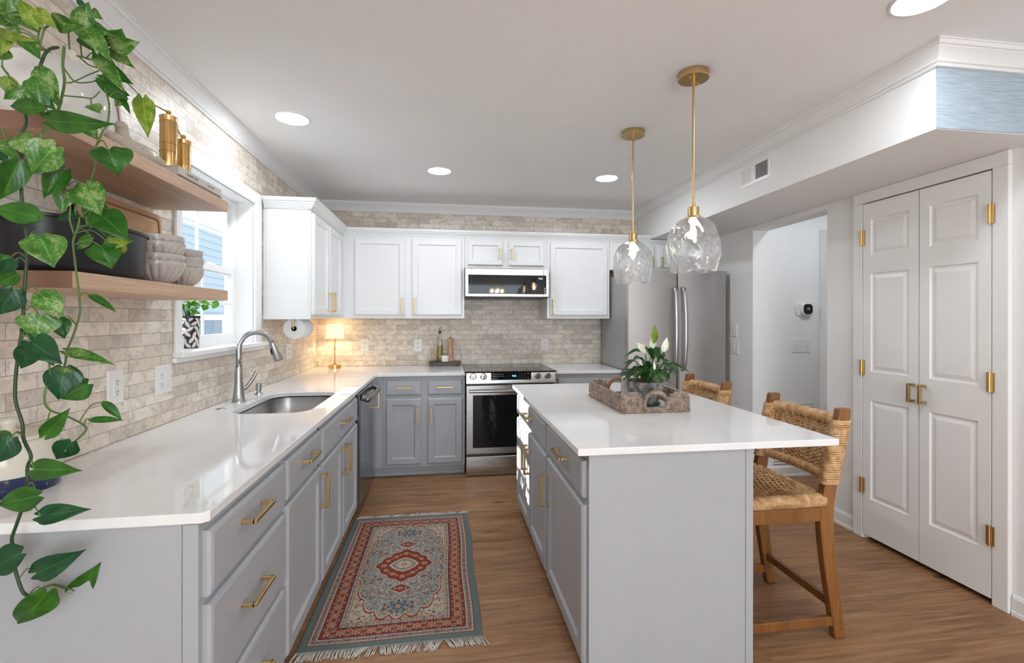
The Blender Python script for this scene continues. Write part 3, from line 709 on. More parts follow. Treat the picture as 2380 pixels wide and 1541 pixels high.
for kx in (1.412,1.498,1.957,2.043):
    k = MB(Matrix.Translation((kx,-.686,.832)) @ Matrix.Rotation(PI/2,4,'X')).lathe([(.029,0),(.029,.006),(.0255,.008),(.0245,.026),(.0225,.0285),(0,.029)], n=28).build('knob', M['chrome'], cp, smooth=True, auto=35)
    MB().box(kx-.004,kx+.004,-.7165,-.7145,.812,.824).build('knob_mark', M['black'], k)
for bx,by in ((1.30,-.42),): pass
dr_ = MB(); dr_.box(RX0+.002,RX1-.002,-.682,-.64,.186,.757)
od = dr_.build('oven_door', M['steel'], rg, bevel=.004)
MB().box(1.410,2.055,-.6845,-.680,.238,.676).build('oven_glass', M['black_glass'], od, bevel=.001)
m = MB(); m.tube([(1.377,-.722,.712),(2.088,-.722,.712)], .0125, 14).box(1.390,1.405,-.722,-.68,.704,.720).box(2.06,2.075,-.722,-.68,.704,.720); m.build('oven_handle', M['steel'], od, smooth=True, auto=40)
text('SAMSUNG', .017, frame((0,-.6825,0),(1,0,0),(0,-1,0)) @ Matrix.Translation((1.7325,0,.213)), 'lettering', M['greytext'], od)
m = MB(); 
prof = [(-.68,.006),(-.690,.03),(-.692,.09),(-.688,.16),(-.683,.166),(-.64,.166),(-.64,.006)]
vs_ = [(RX0+.004,y,z) for y,z in prof]+[(RX1-.004,y,z) for y,z in prof]; n = len(prof)
m.add(vs_, [tuple(range(n)), tuple(range(2*n-1,n-1,-1))]+[(i,(i+1)%n,n+(i+1)%n,n+i) for i in range(n)]); m.build('storage_drawer', M['steel'], rg, smooth=True, auto=30)

# microwave
mw = thing('microwave', 'slim stainless and black glass microwave hood above the range', 'microwave', (1.733,-.2,1.5))
box('body', M['black'], (1.358,2.108,-.405,-.003,1.500,1.764), mw)
MB().box(1.3545,2.1115,-.4275,-.405,1.508,1.760).build('front_frame', M['steel'], mw, bevel=.004)
fr_ = mw.children[-1]
MB().box(1.382,2.085,-.4295,-.4265,1.533,1.703).build('glass_door', M['black_glass'], mw, bevel=.001)
MB().box(1.4105,1.4125,-.4302,-.427,1.508,1.760).box(2.060,2.062,-.4302,-.427,1.508,1.760).build('door_seam', M['black'], mw)
MB().box(1.358,2.108,-.424,-.395,1.4995,1.508).build('grille', M['black'], mw, bevel=.003)
MW = frame((0,-.4305,0),(1,0,0),(0,-1,0))
text('9:36', .022, MW @ Matrix.Translation((2.032,0,1.674)), 'clock_digits', M['display2'], mw)
text('Whirlpool', .020, frame((0,-.428,0),(1,0,0),(0,-1,0)) @ Matrix.Translation((1.735,0,1.733)), 'lettering', M['greytext'], mw)
m = MB(); m.tube([(1.735+.034*math.cos(a),-.4282,1.733+.012*math.sin(a)) for a in [PI*1.05+.28*k for k in range(16)]], .0007, 5); m.build('logo_swirl', M['greytext'], mw)
for k in range(3): MB().box(2.066,2.078,-.4306,-.429,1.537+.022*k,1.547+.022*k).build('button', M['printed'], mw)
for k in range(2): MB().box(1.391,1.398,-.4306,-.429,1.560+.024*k,1.567+.024*k).build('button', M['printed'], mw)

# refrigerator
fg = thing('refrigerator', 'stainless french-door refrigerator beside the back counter', 'refrigerator', (3.19,-.4,0))
MB().box(2.732,3.645,-.680,-.06,.02,1.705).build('body', M['fridge_side'], fg, bevel=.004)
def fdoor(x0,x1,z0,z1,name):
    m = MB(); n = 10; prof = [(x0, -.690)]+[(x0+.012+(x1-x0-.024)*k/n, -.7415-.010*math.sin(PI*k/n)) for k in range(n+1)]+[(x1,-.690)]
    prof = [(x0,-.690),(x0,-.730)]+prof[1:-1]+[(x1,-.730),(x1,-.690)]
    m.prism(prof, z0, z1); return m.build(name, M['fridge'], fg, smooth=True, auto=35)
fdoor(2.727,3.185,.640,1.737,'door'); fdoor(3.193,3.651,.640,1.737,'door'); fdoor(2.727,3.651,.06,.630,'freezer_drawer')
for hx, sg in ((3.150,-1),(3.228,1)):
    pts = spline([(hx,-.748,1.585),(hx+.0,-.785,1.56),(hx+sg*0.004,-.806,1.40),(hx+sg*.004,-.812,1.22),(hx+sg*.004,-.806,1.04),(hx,-.785,.89),(hx,-.748,.865)], 5)
    m = MB(); m.tube(pts, .0165, 12, flat=.55, up=(0,1,0)); m.build('handle', M['satin'], fg, smooth=True)
MB().tube(spline([(2.85,-.748,.56),(2.87,-.79,.56),(3.19,-.80,.56),(3.51,-.79,.56),(3.53,-.748,.56)],5), .014, 12).build('handle', M['steel'], fg, smooth=True)
MB().box(2.78,2.83,-.70,-.62,1.705,1.725).box(3.55,3.60,-.70,-.62,1.705,1.725).build('hinge_cover', M['fridge_side'], fg, bevel=.004)
for fx in (2.80,3.58): MB().cyl((fx,-.62,0),(fx,-.62,.03),.018,12).build('foot', M['black'], fg); 
for fx in (2.80,3.58): MB().cyl((fx,-.15,0),(fx,-.15,.03),.018,12).build('foot', M['black'], fg)

# ------------------------------------------------------------------ island
IX0,IX1,IY0,IY1 = 1.636,2.651,-3.041,-1.478
counter('countertop', [(IX0,IY0),(IX1,IY0),(IX1,-1.42),(IX0,-1.42)], 'white quartz island countertop overhanging the two stools')
MIF = frame((1.665,0,0),(0,-1,0),(-1,0,0))
i1 = thing('island_cabinet', 'near grey island cabinet with one drawer over one door', 'cabinet', (1.99,-2.7,0))
base_body(i1, (1.685,2.300,-3.003,-2.372), '-x', G)
MB().box(1.692,2.313,-3.010,-3.003,0,ZC-.0265).box(2.287,2.316,-3.014,-3.003,0,ZC-.0265).box(1.684,1.706,-3.0125,-3.003,0,ZC-.0265).build('end_panel', G, i1, bevel=.001)
d = slab('drawer', i1, MI, 2.390, 2.985, .672, .805, G); pull(d, MIF, 2.722, .757, .15, True)
d = shaker('door', i1, MI, 2.388, 2.990, .075, .648, G, .055); pull(d, MIF, 2.425, .498, .15)
i2 = thing('island_cabinet', 'far grey island cabinet with two doors under a wide drawer', 'cabinet', (1.99,-1.9,0))
base_body(i2, (1.685,2.300,-2.370,-1.405), '-x', G)
d = slab('drawer', i2, MI, 1.425, 2.352, .672, .80, G); pull(d, MIF, 1.93, .752, .15, True)
d = shaker('door', i2, MI, 1.425, 1.895, .075, .645, G, .055); pull(d, MIF, 1.862, .495, .15)
d = shaker('door', i2, MI, 1.915, 2.356, .075, .645, G, .055); pull(d, MIF, 1.950, .495, .15)
o = box('island_back_panel', G, (2.300,2.313,-3.0025,-1.405,0,ZC-.027)); tag(o, 'grey back panel of the island on the stool side', 'panel')

# ------------------------------------------------------------------ pantry doors
def pantry(name, y0, y1, hinge_y, hy):
    d = bpy.data.objects.new(name, None); col.objects.link(d); d.location = (3.68,(y0+y1)/2,.03); struct(d)
    Mx = frame((3.70,0,0),(0,-1,0),(-1,0,0)); u0,u1 = -y1,-y0; s_ = .052; th = .035
    m = MB(Mx); P = [(.03,.25),(.835,1.005),(1.585,1.69),(1.905,2.000)]
    m.box(u0,u0+s_,-th,0,.03,2.0); m.box(u1-s_,u1,-th,0,.03,2.0)
    for a,b in P: m.box(u0+s_,u1-s_,-th,0,a,b)
    for a,b in ((.25,.835),(1.005,1.585),(1.69,1.905)):
        p0,p1 = u0+s_,u1-s_
        m.rings([(p0,p1,a,b,th),(p0+.006,p1-.006,a+.006,b-.006,th-.007),(p0+.016,p1-.016,a+.016,b-.016,th-.007),(p0+.034,p1-.034,a+.034,b-.034,th-.002)], .01)
    sl = m.build('door_slab', M['trim'], d)
    for hz in (1.80,1.025,.32):
        m = MB(); m.cyl((3.655,hinge_y,hz-.046),(3.655,hinge_y,hz+.046),.0065,12)
        m.box(3.6595,3.665,hinge_y-.016,hinge_y+.016,hz-.044,hz+.044)
        for q in (-.018,0,.018): m.cyl((3.655,hinge_y,hz+q-.001),(3.655,hinge_y,hz+q+.001),.0072,12)
        m.build('hinge', M['brass'], d, smooth=True, auto=40)
    pull(d, frame((3.665,0,0),(0,-1,0),(-1,0,0)), -hy, .922, .10, name='handle', t=.007)
pantry('door_1', -2.450, -2.112, -2.110, -2.425)
pantry('door_2', -2.788, -2.456, -2.789, -2.486)
m = MB(); 
for a,b in ((-2.106,-2.040),(-2.858,-2.792)): m.box(3.665,3.6895,a,b,0,2.008)
m.box(3.665,3.6895,-2.858,-2.040,2.008,2.0745)
struct(m.build('trim_pantry_casing', M['trim'], bevel=.004))
m = MB(); m.box(3.684,3.72,-2.112,-2.106,0,2.008).box(3.684,3.72,-2.795,-2.790,0,2.008); struct(m.build('trim_pantry_jamb', M['trim']))

# ------------------------------------------------------------------ wall fittings
def outlet(name, Mx, w, h, kind, label, cat='outlet', group=None):
    """Mx frame centred on the plate, on the wall"""
    loc = Mx.translation; t = thing(name, label, cat, loc, group)
    m = MB(Mx); m.rings([(-w/2,w/2,-h/2,h/2,.003),(-w/2+.003,w/2-.003,-h/2+.003,h/2-.003,.0055)], .0); m.build('cover_plate', M['plastic'], t)
    for k, (typ, u) in enumerate(kind):
        if typ == 'duplex':
            for dz in (-.019,.019):
                f = MB(Mx @ Matrix.Translation((u,-.0045,dz)) @ Matrix.Rotation(PI/2,4,'X')).lathe([(.0135,0),(.0135,.002),(.012,.003)], n=20).build('receptacle', M['plastic'], t, smooth=True, auto=40)
                MB(Mx @ Matrix.Translation((u,0,dz))).box(-.0055,-.004,-.0082,-.007,0,.007).box(.004,.0055,-.0082,-.007,0,.007).box(-.002,.002,-.0082,-.007,-.0085,-.0045).build('slots', M['plastic_dark'], f)
        elif typ == 'gfci':
            f = MB(Mx).box(u-.0165,u+.0165,-.0085,-.004,-.033,.033).build('receptacle', M['plastic'], t, bevel=.001)
            for dz in (-.019,.019): MB(Mx @ Matrix.Translation((u,0,dz))).box(-.0065,-.005,-.0092,-.008,-.002,.006).box(.005,.0065,-.0092,-.008,-.002,.006).box(-.002,.002,-.0092,-.008,-.0105,-.0065).build('slots', M['plastic_dark'], f)
        elif typ == 'toggle':
            MB(Mx).box(u-.005,u+.005,-.0065,-.004,-.012,.012).box(u-.0035,u+.0035,-.016,-.004,-.001,.008).build('toggle', M['plastic'], t, bevel=.001)
            MB(Mx).box(u-.0015,u+.0015,-.0062,-.005,.026,.029).box(u-.0015,u+.0015,-.0062,-.005,-.029,-.026).build('screw', M['plastic_dark'], t)
        elif typ == 'rocker':
            MB(Mx).box(u-.0165,u+.0165,-.008,-.004,-.033,.033).build('rocker', M['plastic'], t, bevel=.001)
    return t
def LW(y, z): return frame((0,y,z),(0,1,0),(1,0,0))
def BW(x, z): return frame((x,0,z),(1,0,0),(0,-1,0))
def RW(y, z): return frame((WX,y,z),(0,-1,0),(-1,0,0))
def HW(x, z): return frame((x,HY,z),(1,0,0),(0,-1,0))
outlet('wall_outlet', LW(-2.730,1.066), .084, .122, [('gfci',0)], 'single white outlet on tiled wall nearest the canister')
outlet('wall_outlet', LW(-2.433,1.056), .112, .118, [('gfci',-.023),('toggle',.023)], 'double white plate with outlet and switch on tiled wall under window sill')
outlet('wall_outlet', LW(-.80,1.062), .112, .118, [('duplex',-.023),('duplex',.023)], 'white plate on left tiled wall under the paper towel roll')
outlet('light_switch', LW(-.115,1.062), .08, .118, [('rocker',0)], 'white switch plate on left tiled wall beside the back corner', 'switch')
outlet('wall_outlet', BW(.432,1.062), .077, .12, [('duplex',0)], 'cream outlet on back wall beside the table lamp')
outlet('wall_outlet', BW(.925,1.056), .076, .12, [('duplex',0)], 'cream outlet on back wall left of the oil bottle')
outlet('wall_outlet', BW(2.161,1.056), .077, .116, [('duplex',0)], 'white outlet on back wall right of the range')
outlet('light_switch', RW(-.79,1.215), .088, .116, [('rocker',0)], 'upper white switch plate on wall beside the refrigerator', 'switch')
outlet('light_switch', RW(-.80,1.060), .115, .108, [('rocker',-.02)], 'lower white switch plate on wall beside the refrigerator', 'switch')
outlet('light_switch', HW(4.139,1.090), .165, .113, [('toggle',-.046),('toggle',0),('toggle',.046)], 'white triple toggle switch plate on the hallway wall', 'switch')
th = thing('thermostat', 'white wall thermostat with rounded black dial in the hallway', 'thermostat', (4.17,HY,1.395))
MB().prism([(x,z) for x,z in rrect(-.084,.084,-.054,.054,.03)], 0, .012).build('backplate', M['plastic'], th)
o = th.children[-1]
def face_disc(name, cx, cz, w, h, r, y0, y1, mat, parent):
    m = MB(Matrix.Translation((cx,y0,cz)) @ Matrix.Rotation(PI/2,4,'X')); m.prism(rrect(-w/2,w/2,-h/2,h/2,r), 0, y0-y1); return m.build(name, mat, parent, bevel=.002)
bpy.data.objects.remove(o)
face_disc('backplate', 4.167, 1.395, .168, .108, .035, HY-.001, HY-.009, M['plastic'], th)
face_disc('housing', 4.175, 1.396, .100, .100, .034, HY-.009, HY-.034, M['plastic'], th)
face_disc('dial', 4.175, 1.396, .084, .086, .03, HY-.034, HY-.037, M['black_glass'], th)
text('70', .028, frame((0,HY-.0385,0),(1,0,0),(0,-1,0)) @ Matrix.Translation((4.175,0,1.398)), 'digits', M['printed'], th)
def grille(name, Mx, w, h, slats, label, vertical=False, cols=1, cat='vent'):
    t = thing(name, label, cat, Mx.translation); m = MB(Mx); b = .022
    m.box(-w/2,w/2,-.004,0,-h/2,-h/2+b).box(-w/2,w/2,-.004,0,h/2-b,h/2).box(-w/2,-w/2+b,-.004,0,-h/2+b,h/2-b).box(w/2-b,w/2,-.004,0,-h/2+b,h/2-b); m.build('frame', M['trim'], t, bevel=.0015)
    MB(Mx).box(-w/2+b,w/2-b,-.0008,0,-h/2+b,h/2-b).build('backing', M['dark'], t)
    m = MB(Mx)
    if vertical:
        n = slats
        for i in range(n):
            u = -w/2+b+(w-2*b)*(i+.5)/n; tl = -.0035 if i < n*.46 else .004
            if abs(i-n*.48) < .8: m.box(u-.006,u+.006,-.0035,-.001,-h/2+b,h/2-b); continue
            m.add([(u-.0016-tl,-.001,-h/2+b),(u+.0016-tl,-.001,-h/2+b),(u+.0016+tl,-.008,-h/2+b),(u-.0016+tl,-.008,-h/2+b),(u-.0016-tl,-.001,h/2-b),(u+.0016-tl,-.001,h/2-b),(u+.0016+tl,-.008,h/2-b),(u-.0016+tl,-.008,h/2-b)],[(0,1,2,3),(4,7,6,5),(0,4,5,1),(3,2,6,7),(0,3,7,4),(1,5,6,2)])
    else:
        for i in range(slats):
            z = -h/2+b+(h-2*b)*(i+.5)/slats; q = (h-2*b)/slats*.36
            m.add([(-w/2+b,-.001,z-q+.003),(w/2-b,-.001,z-q+.003),(w/2-b,-.005,z-q),(-w/2+b,-.005,z-q),(-w/2+b,-.001,z+q),(w/2-b,-.001,z+q),(w/2-b,-.005,z+q-.003),(-w/2+b,-.005,z+q-.003)],[(0,1,2,3),(4,7,6,5),(0,4,5,1),(3,2,6,7),(0,3,7,4),(1,5,6,2)])
    o = m.build('louvers', M['trim'], t); return t
grille('air_vent', frame((SX,-1.878,2.240),(0,-1,0),(-1,0,0)), .292, .135, 22, 'small white supply vent on the soffit face', True)
grille('air_return_grille', HW(4.068,.337), .41, .562, 22, 'white louvered return grille low on the hallway wall')

# ------------------------------------------------------------------ ceiling lights
def recess(x, y, label):
    t = thing('recessed_light', label, 'ceiling light', (x,y,H), 'recessed ceiling lights')
    m = MB(); m.lathe([(.095,0),(.094,-.004),(.086,-.006),(.080,-.003),(.078,0)], (x,y,H), 40, True); m.build('trim_ring', M['trim'], t, smooth=True)
    MB().lathe([(.0,-.0025),(.079,-.0025),(.079,-.001)], (x,y,H), 40).build('diffuser', M['led'], t)
    return t
for x,y,l in ((.353,-1.895,'round recessed light on ceiling nearest the upper shelf'),(1.137,-1.080,'round recessed light on ceiling above the base cabinets, middle of the back three'),(2.421,-1.086,'round recessed light on ceiling left of the far pendant'),(2.787,-3.235,'round recessed light at upper right edge, closest to camera'),
              (1.3,-5.7,None),(2.9,-5.7,None),(1.3,-7.1,None),(2.9,-7.1,None),(4.12,-1.90,None)):  # entries without a label: unseen lights added to fill room and hallway
    t = recess(x, y, l or 'added recessed fill light, unseen behind the camera')
    if not l and x > 4: t['label'] = 'added unseen recessed light brightening the hallway beyond the opening'
# pendants
def pendant():
    t = thing('pendant_light', 'x', 'pendant light', (0,0,0), 'island pendants')
    m = MB(); m.lathe([(0,0),(.065,0),(.066,-.002),(.066,-.028),(.0645,-.030),(.0,-.030)], n=44)
    cp_ = m.build('canopy', M['brass'], t, smooth=True, auto=35)
    for a in (.6,-2.4): MB().lathe([(0,-.038),(.004,-.037),(.0045,-.03)], (.042*math.cos(a),.042*math.sin(a),0), 10).build('canopy_screw', M['brass'], cp_, smooth=True)
    m = MB(); m.lathe([(.0,-.03),(.0095,-.03),(.0095,-.052),(.006,-.056),(.0058,-.064),(.0,-.064)], n=18); m.cyl((0,0,-.058),(0,0,-.58),.0056,14); m.lathe([(.0,-.575),(.008,-.575),(.009,-.60),(.0,-.60)], n=14)
    m.build('stem', M['brass'], t, smooth=True, auto=35)
    m = MB(); m.lathe([(0,-.596),(.0225,-.596),(.024,-.598),(.024,-.636),(.033,-.637),(.034,-.645),(.0,-.645)], n=32); m.build('socket_cup', M['brass'], t, smooth=True, auto=35)
    prof = [(.030,-.644),(.045,-.647),(.070,-.662),(.092,-.690),(.106,-.728),(.112,-.770),(.111,-.810),(.104,-.848),(.096,-.878),(.0955,-.882)]
    pr = [Vector((r,0,z)) for r,z in prof]; sp_ = spline(pr, 4)
    def dim(r, z, a, k=0):
        q = (z+.644)/-.24; amp = .0042*min(1, max(0, q*6))*min(1, max(0,(1-q)*6))
        return r + amp*(math.sin(a*7+2*math.sin(z*30))*math.sin(z*62+1.5*math.sin(a*4)) + .45*math.sin(a*13+z*70))
    outer = [(p.x, p.z) for p in sp_]; inner = [(max(p.x-.0032,.001), p.z) for p in sp_][::-1]
    m = MB(); m.lathe(outer+inner, n=96, closed=True, fn=dim); sh = m.build('glass_shade', M['pendant_glass'], t, smooth=True)
    m = MB(); m.lathe([(.0,-.645),(.013,-.645),(.013,-.668),(.011,-.67),(0,-.67)], n=20); m.build('lamp_holder', M['brass'], t, smooth=True, auto=35)
    m = MB(); m.lathe([(.011,-.668),(.014,-.680),(.026,-.705),(.030,-.722),(.027,-.742),(.015,-.755),(0,-.758)], n=24); m.build('bulb_glass', M['glass'], t, smooth=True)
    m = MB()
    for k in range(4):
        a = k*PI/2; m.tube([(.004*math.cos(a),.004*math.sin(a),-.675),(.012*math.cos(a),.012*math.sin(a),-.700),(.010*math.cos(a+.6),.010*math.sin(a+.6),-.735)], .0022, 6)
    m.ell((0,0,-.715), (.012,.012,.018), 10, 8); m.build('filament', M['bulb'], t, smooth=True)
    return t
p1 = pendant(); p1.location = (2.269,-2.664,H); p1['label'] = 'nearer brass pendant with dimpled clear glass shade, hanging higher in view'
p2 = copy_tree(p1); p2.location = (2.263,-1.995,H); p2['label'] = 'farther brass pendant with dimpled clear glass shade, in front of refrigerator'
p2.rotation_euler.z = 1.1

# ------------------------------------------------------------------ shelves and what stands on them
def shelf(y0, y1, z0, z1, label):
    m = MB(); m.box(.001,.281,y0,y1,z0,z1)
    o = m.build('floating_shelf', [M['oak'], M['oak_end']], None, bevel=.0015)
    for p in o.data.polygons:
        if abs(p.normal.y) > .9: p.material_index = 1
    tag(o, label, 'shelf')
shelf(-3.372,-2.495,1.759,1.800,'upper thick oak floating shelf carrying the trailing plant')
shelf(-3.334,-2.495,1.388,1.430,'lower thick oak floating shelf carrying bowls and roaster')
bk = thing('book', 'cream spined book lying flat under the brass grinders', 'book', (.2,-2.69,1.811))
MB().box(.080,.268,-2.842,-2.545,1.8140,1.8390).build('pages', NT('pages').set((.62,.58,.53),.8), bk)
m = MB(); m.box(.078,.272,-2.848,-2.540,1.8388,1.8412).box(.078,.272,-2.848,-2.540,1.8112,1.8138).box(.268,.2735,-2.848,-2.540,1.8125,1.8400); m.build('cover', NT('linen_cover').set((.68,.63,.58),.7), bk, bevel=.001)
text('Magnolia Table', .013, frame((.2742,0,0),(0,1,0),(1,0,0)) @ Matrix.Translation((-2.765,0,1.826)), 'spine_title', M['greytext'], bk); text('A COLLECTION', .007, frame((.2742,0,0),(0,1,0),(1,0,0)) @ Matrix.Translation((-2.63,0,1.826)), 'spine_subtitle', M['greytext'], bk)
bk2 = thing('book', 'thin grey book at the bottom of the pair on upper shelf', 'book', (.2,-2.69,1.80)); MB().box(.085,.266,-2.835,-2.525,1.8015,1.810).build('pages', NT('pages2').set((.5,.48,.46),.8), bk2)
MB().box(.083,.270,-2.839,-2.522,1.8002,1.8015).box(.083,.270,-2.839,-2.522,1.8095,1.8110).build('cover', NT('grey_cover').set((.3,.27,.26),.7), bk2)
def grinder(x, y, z, r, h, crank, label):
    t = thing('coffee_grinder', label, 'grinder', (x,y,z), 'brass grinders')
    m = MB(); q = h
    m.lathe([(r*.97,0),(r,.003),(r,.002+q*.30),(r*1.06,q*.305),(r*1.06,q*.32),(r,q*.325),(r,q*.45),(r*1.03,q*.455),(r*1.03,q*.465),(r,q*.47),(r,q*.86),(r*1.05,q*.865),(r*1.05,q*.88),(r*1.0,q*.885),(r*1.05,q*.96),(r*1.07,q*.97),(r*.9,q*.985),(r*.35,q),(0,q*1.0)], (x,y,z), 32)
    m.build('body', M['brass_pol'], t, smooth=True, auto=35)
    m = MB(); zt = z+h; m.cyl((x,y,zt-.002),(x,y,zt+.014),.005,12); m.ell((x,y,zt+.012),(.009,.009,.007))
    if crank == 0: m.tube([(x,y,zt+.012),(x-.028,y-.030,zt+.022),(x-.05,y-.05,zt+.026)], .003, 8); m.ell((x-.05,y-.05,zt+.03),(.006,.006,.007))
    else: m.tube([(x,y,zt+.010),(x-.012,y-.004,zt+.020),(x-.020,y-.006,zt+.042)], .003, 8); m.ell((x-.022,y-.006,zt+.048),(.007,.007,.006))
    m.build('crank', M['brass_pol'], t, smooth=True)
grinder(.213,-2.800,1.8413,.0262,.188,0,'tall brass hand grinder on the books, nearer to camera')
grinder(.218,-2.712,1.8413,.0225,.135,1,'short brass hand grinder with S crank on the books')
# bird
bd = thing('ceramic_bird', 'speckled cream ceramic bird dish on upper shelf', 'figurine', (.20,-2.95,1.80))
sp_m = NT('speckled_glaze'); p_ = sp_m.coord(); f_ = sp_m.ramp(sp_m.noise(p_, 260, 3, .7), [(.44,(.60,.53,.43)),(.56,(.70,.65,.58)),(.64,(.30,.21,.14))]); M['speck'] = sp_m.set(f_, .18)
m = MB()
rr = [(0,-.165),(.012,-.160),(.024,-.12),(.036,-.08),(.050,-.03),(.055,.01),(.050,.05),(.040,.09),(.033,.115),(.036,.135),(.030,.140),(.010,.128)]
vs_ = []; fs = []; n = 20
for j,(r,yy) in enumerate(rr):
    for k in range(n):
        a = 2*PI*k/n; lift = .010*max(0,yy/.14)**2+.022*max(0,-yy/.165)**2
        fl = 1+ .10*math.sin(a*7)*max(0,(yy-.06)/.08) if yy > .06 else 1
        vs_.append((.185+r*math.cos(a)*fl, -2.945+yy, 1.846+lift+r*.80*math.sin(a)*fl*(.85 if math.sin(a)>0 else 1)))
for j in range(len(rr)-1):
    for k in range(n): fs.append((j*n+k, j*n+(k+1)%n, (j+1)*n+(k+1)%n, (j+1)*n+k))
m.add(vs_, fs); m.build('body', M['speck'], bd, smooth=True)
m = MB(); m.tube(spline([(.185,-2.985,1.870),(.185,-2.998,1.892),(.185,-3.002,1.905)],4), [.022,.020,.018,.017,.017,.017,.016,.014,.012], 14); m.ell((.185,-3.001,1.909),(.0175,.019,.017)); m.ell((.188,-3.024,1.906),(.004,.010,.004)); m.build('head', M['speck'], bd, smooth=True)
# picture frame
pf = thing('picture_frame', 'thin wood picture frame with white mat leaning on upper shelf', 'picture frame', (.03,-2.93,1.80))
Mf = Matrix.Translation((.055,-2.93,1.8012)) @ Matrix.Rotation(math.radians(-8),4,'Y')
m = MB(Mf); w,h = .17,.30
m.box(0,.016,-w,-w+.012,0,h).box(0,.016,w-.012,w,0,h).box(0,.016,-w+.012,w-.012,0,.012).box(0,.016,-w+.012,w-.012,h-.012,h); m.build('frame', M['framewood'], pf, bevel=.001)
MB(Mf).box(.002,.012,-w+.012,w-.012,.012,h-.012).build('mat_board', M['paper'], pf)
# roaster
ro = thing('roasting_pan', 'black enamel oval roasting pan on lower shelf', 'roasting pan', (.150,-3.12,1.43))
def oval(m, prof, cx, cy, z, ax, ay, n=48, p=2.6):
    vs_ = []; fs = []
    for k in range(n):
        a = 2*PI*k/n; ca, sa = math.cos(a), math.sin(a); s_ = (abs(ca)**p+abs(sa)**p)**(-1/p)
        for (r, zz) in prof: vs_.append((cx+(ax+r)*s_*ca if r > -.9 else cx, cy+(ay+r)*s_*sa if r > -.9 else cy, z+zz))
    q = len(prof)
    for k in range(n):
        for j in range(q-1): fs.append((k*q+j, ((k+1)%n)*q+j, ((k+1)%n)*q+j+1, k*q+j+1))
    m.add(vs_, fs)
RC = (.148,-3.115); RA,RB = .112,.205
m = MB(); oval(m, [(-1,0.0),(-.03,0.0),(-.012,.006),(-.005,.018),(-.001,.130),(.000,.137),(.006,.138),(.007,.146),(-.003,.146),(-.006,.130),(-.008,.02),(-.03,.01),(-1,.008)], RC[0],RC[1],1.4302,RA,RB); m.build('pan', M['enamel'], ro, smooth=True, auto=50)
for sg in (-1,1): MB().tube(spline([(RC[0]-.04,RC[1]+sg*(RB-.002),1.562),(RC[0]-.03,RC[1]+sg*(RB+.03),1.563),(RC[0]+.03,RC[1]+sg*(RB+.03),1.563),(RC[0]+.04,RC[1]+sg*(RB-.002),1.562)],5), .006, 8).build('handle', M['enamel'], ro, smooth=True)
# cutting boards
cbd = thing('cutting_board', 'bamboo cutting board with juice groove leaning behind the bowls', 'cutting board', (.02,-2.72,1.43))
Mc = Matrix.Translation((.034,-2.735,1.4305)) @ Matrix.Rotation(math.radians(-2.5),4,'Y') @ Matrix(((0,0,1,0),(1,0,0,0),(0,1,0,0),(0,0,0,1)))
def rr2(w,h,r): return rrect(-w/2,w/2,0,h,r,5)
m = MB(Mc); m.prism(rr2(.44,.30,.03), 0, .016); m.build('board', M['bamboo'], cbd, bevel=.002)
g_ = rrect(-.198,.198,.022,.278,.02,5)
m = MB(Mc); m.tube([(x,y,.0165) for x,y in g_], .0035, 6, closed=True); m.build('juice_groove', wood('groove',(.22,.09,.03),(.26,.11,.04),(.28,.12,.05)), cbd, smooth=True)
cb2 = thing('cutting_board', 'dark reddish wood board behind the roasting pan', 'cutting board', (.05,-3.06,1.43))
Mc2 = Matrix.Translation((.010,-2.875,1.4305)) @ Matrix.Rotation(math.radians(-2),4,'Y') @ Matrix(((0,0,1,0),(1,0,0,0),(0,1,0,0),(0,0,0,1)))
m = MB(Mc2); m.prism(rr2(.16,.25,.03), 0, .008); m.build('board', M['walnut'], cb2, bevel=.002)
# fluted bowls
def bowl():
    m = MB(); o_ = [(0,0),(.034,0),(.036,.006),(.034,.008),(.048,.016),(.064,.032),(.076,.052),(.082,.070),(.0835,.084)]
    sp_ = [(p.x,p.z) for p in spline([Vector((r,0,z)) for r,z in o_], 4)]
    i_ = [(.0800,.084),(.078,.070),(.071,.052),(.058,.032),(.040,.016),(0,.012)]
    def fl(r,z,a):
        if r < .03: return r
        k = max(0,min(1,(z-.010)/.012))*max(0,min(1,(.070-z)/.006)); return r-.0075*k*(1-abs(math.sin(a*9))**.6)+.001*k
    m.lathe(sp_, n=144, fn=fl); m.lathe(i_, n=72)
    m.lathe([(.0835,.084),(.0825,.0855),(.0805,.0855),(.0800,.084)], n=72); o = m.build('cafe_bowl', M['bowl'], None, smooth=True, at_origin=True, auto=60); return o
bm_ = NT('taupe_glaze'); M['bowl'] = bm_.set((.56,.53,.50), .14)
b0 = bowl()
ST = [((.172,-2.790),(0,.026,.068,.092),.98),((.150,-2.600),(0,.020,.040,.070),.94)]
nm = ['bottom','second','third','top']
first = True
for s,((bx,by),zs_,scl) in enumerate(ST):
    for k,dz in enumerate(zs_):
        o = b0 if first else b0.copy()
        if not first: col.objects.link(o)
        first = False
        o.location = (bx+.002*(-1)**k, by+.001*k, 1.4303+dz*(.98 if s==0 else 1.0)); o.scale = (scl,)*3; o.rotation_euler.z = k*.4+s
        tag(o, '%s fluted taupe bowl of the %s stack on the lower shelf' % (nm[k], 'front' if s == 0 else 'rear'), 'bowl', 'fluted bowls stacked on the lower shelf')

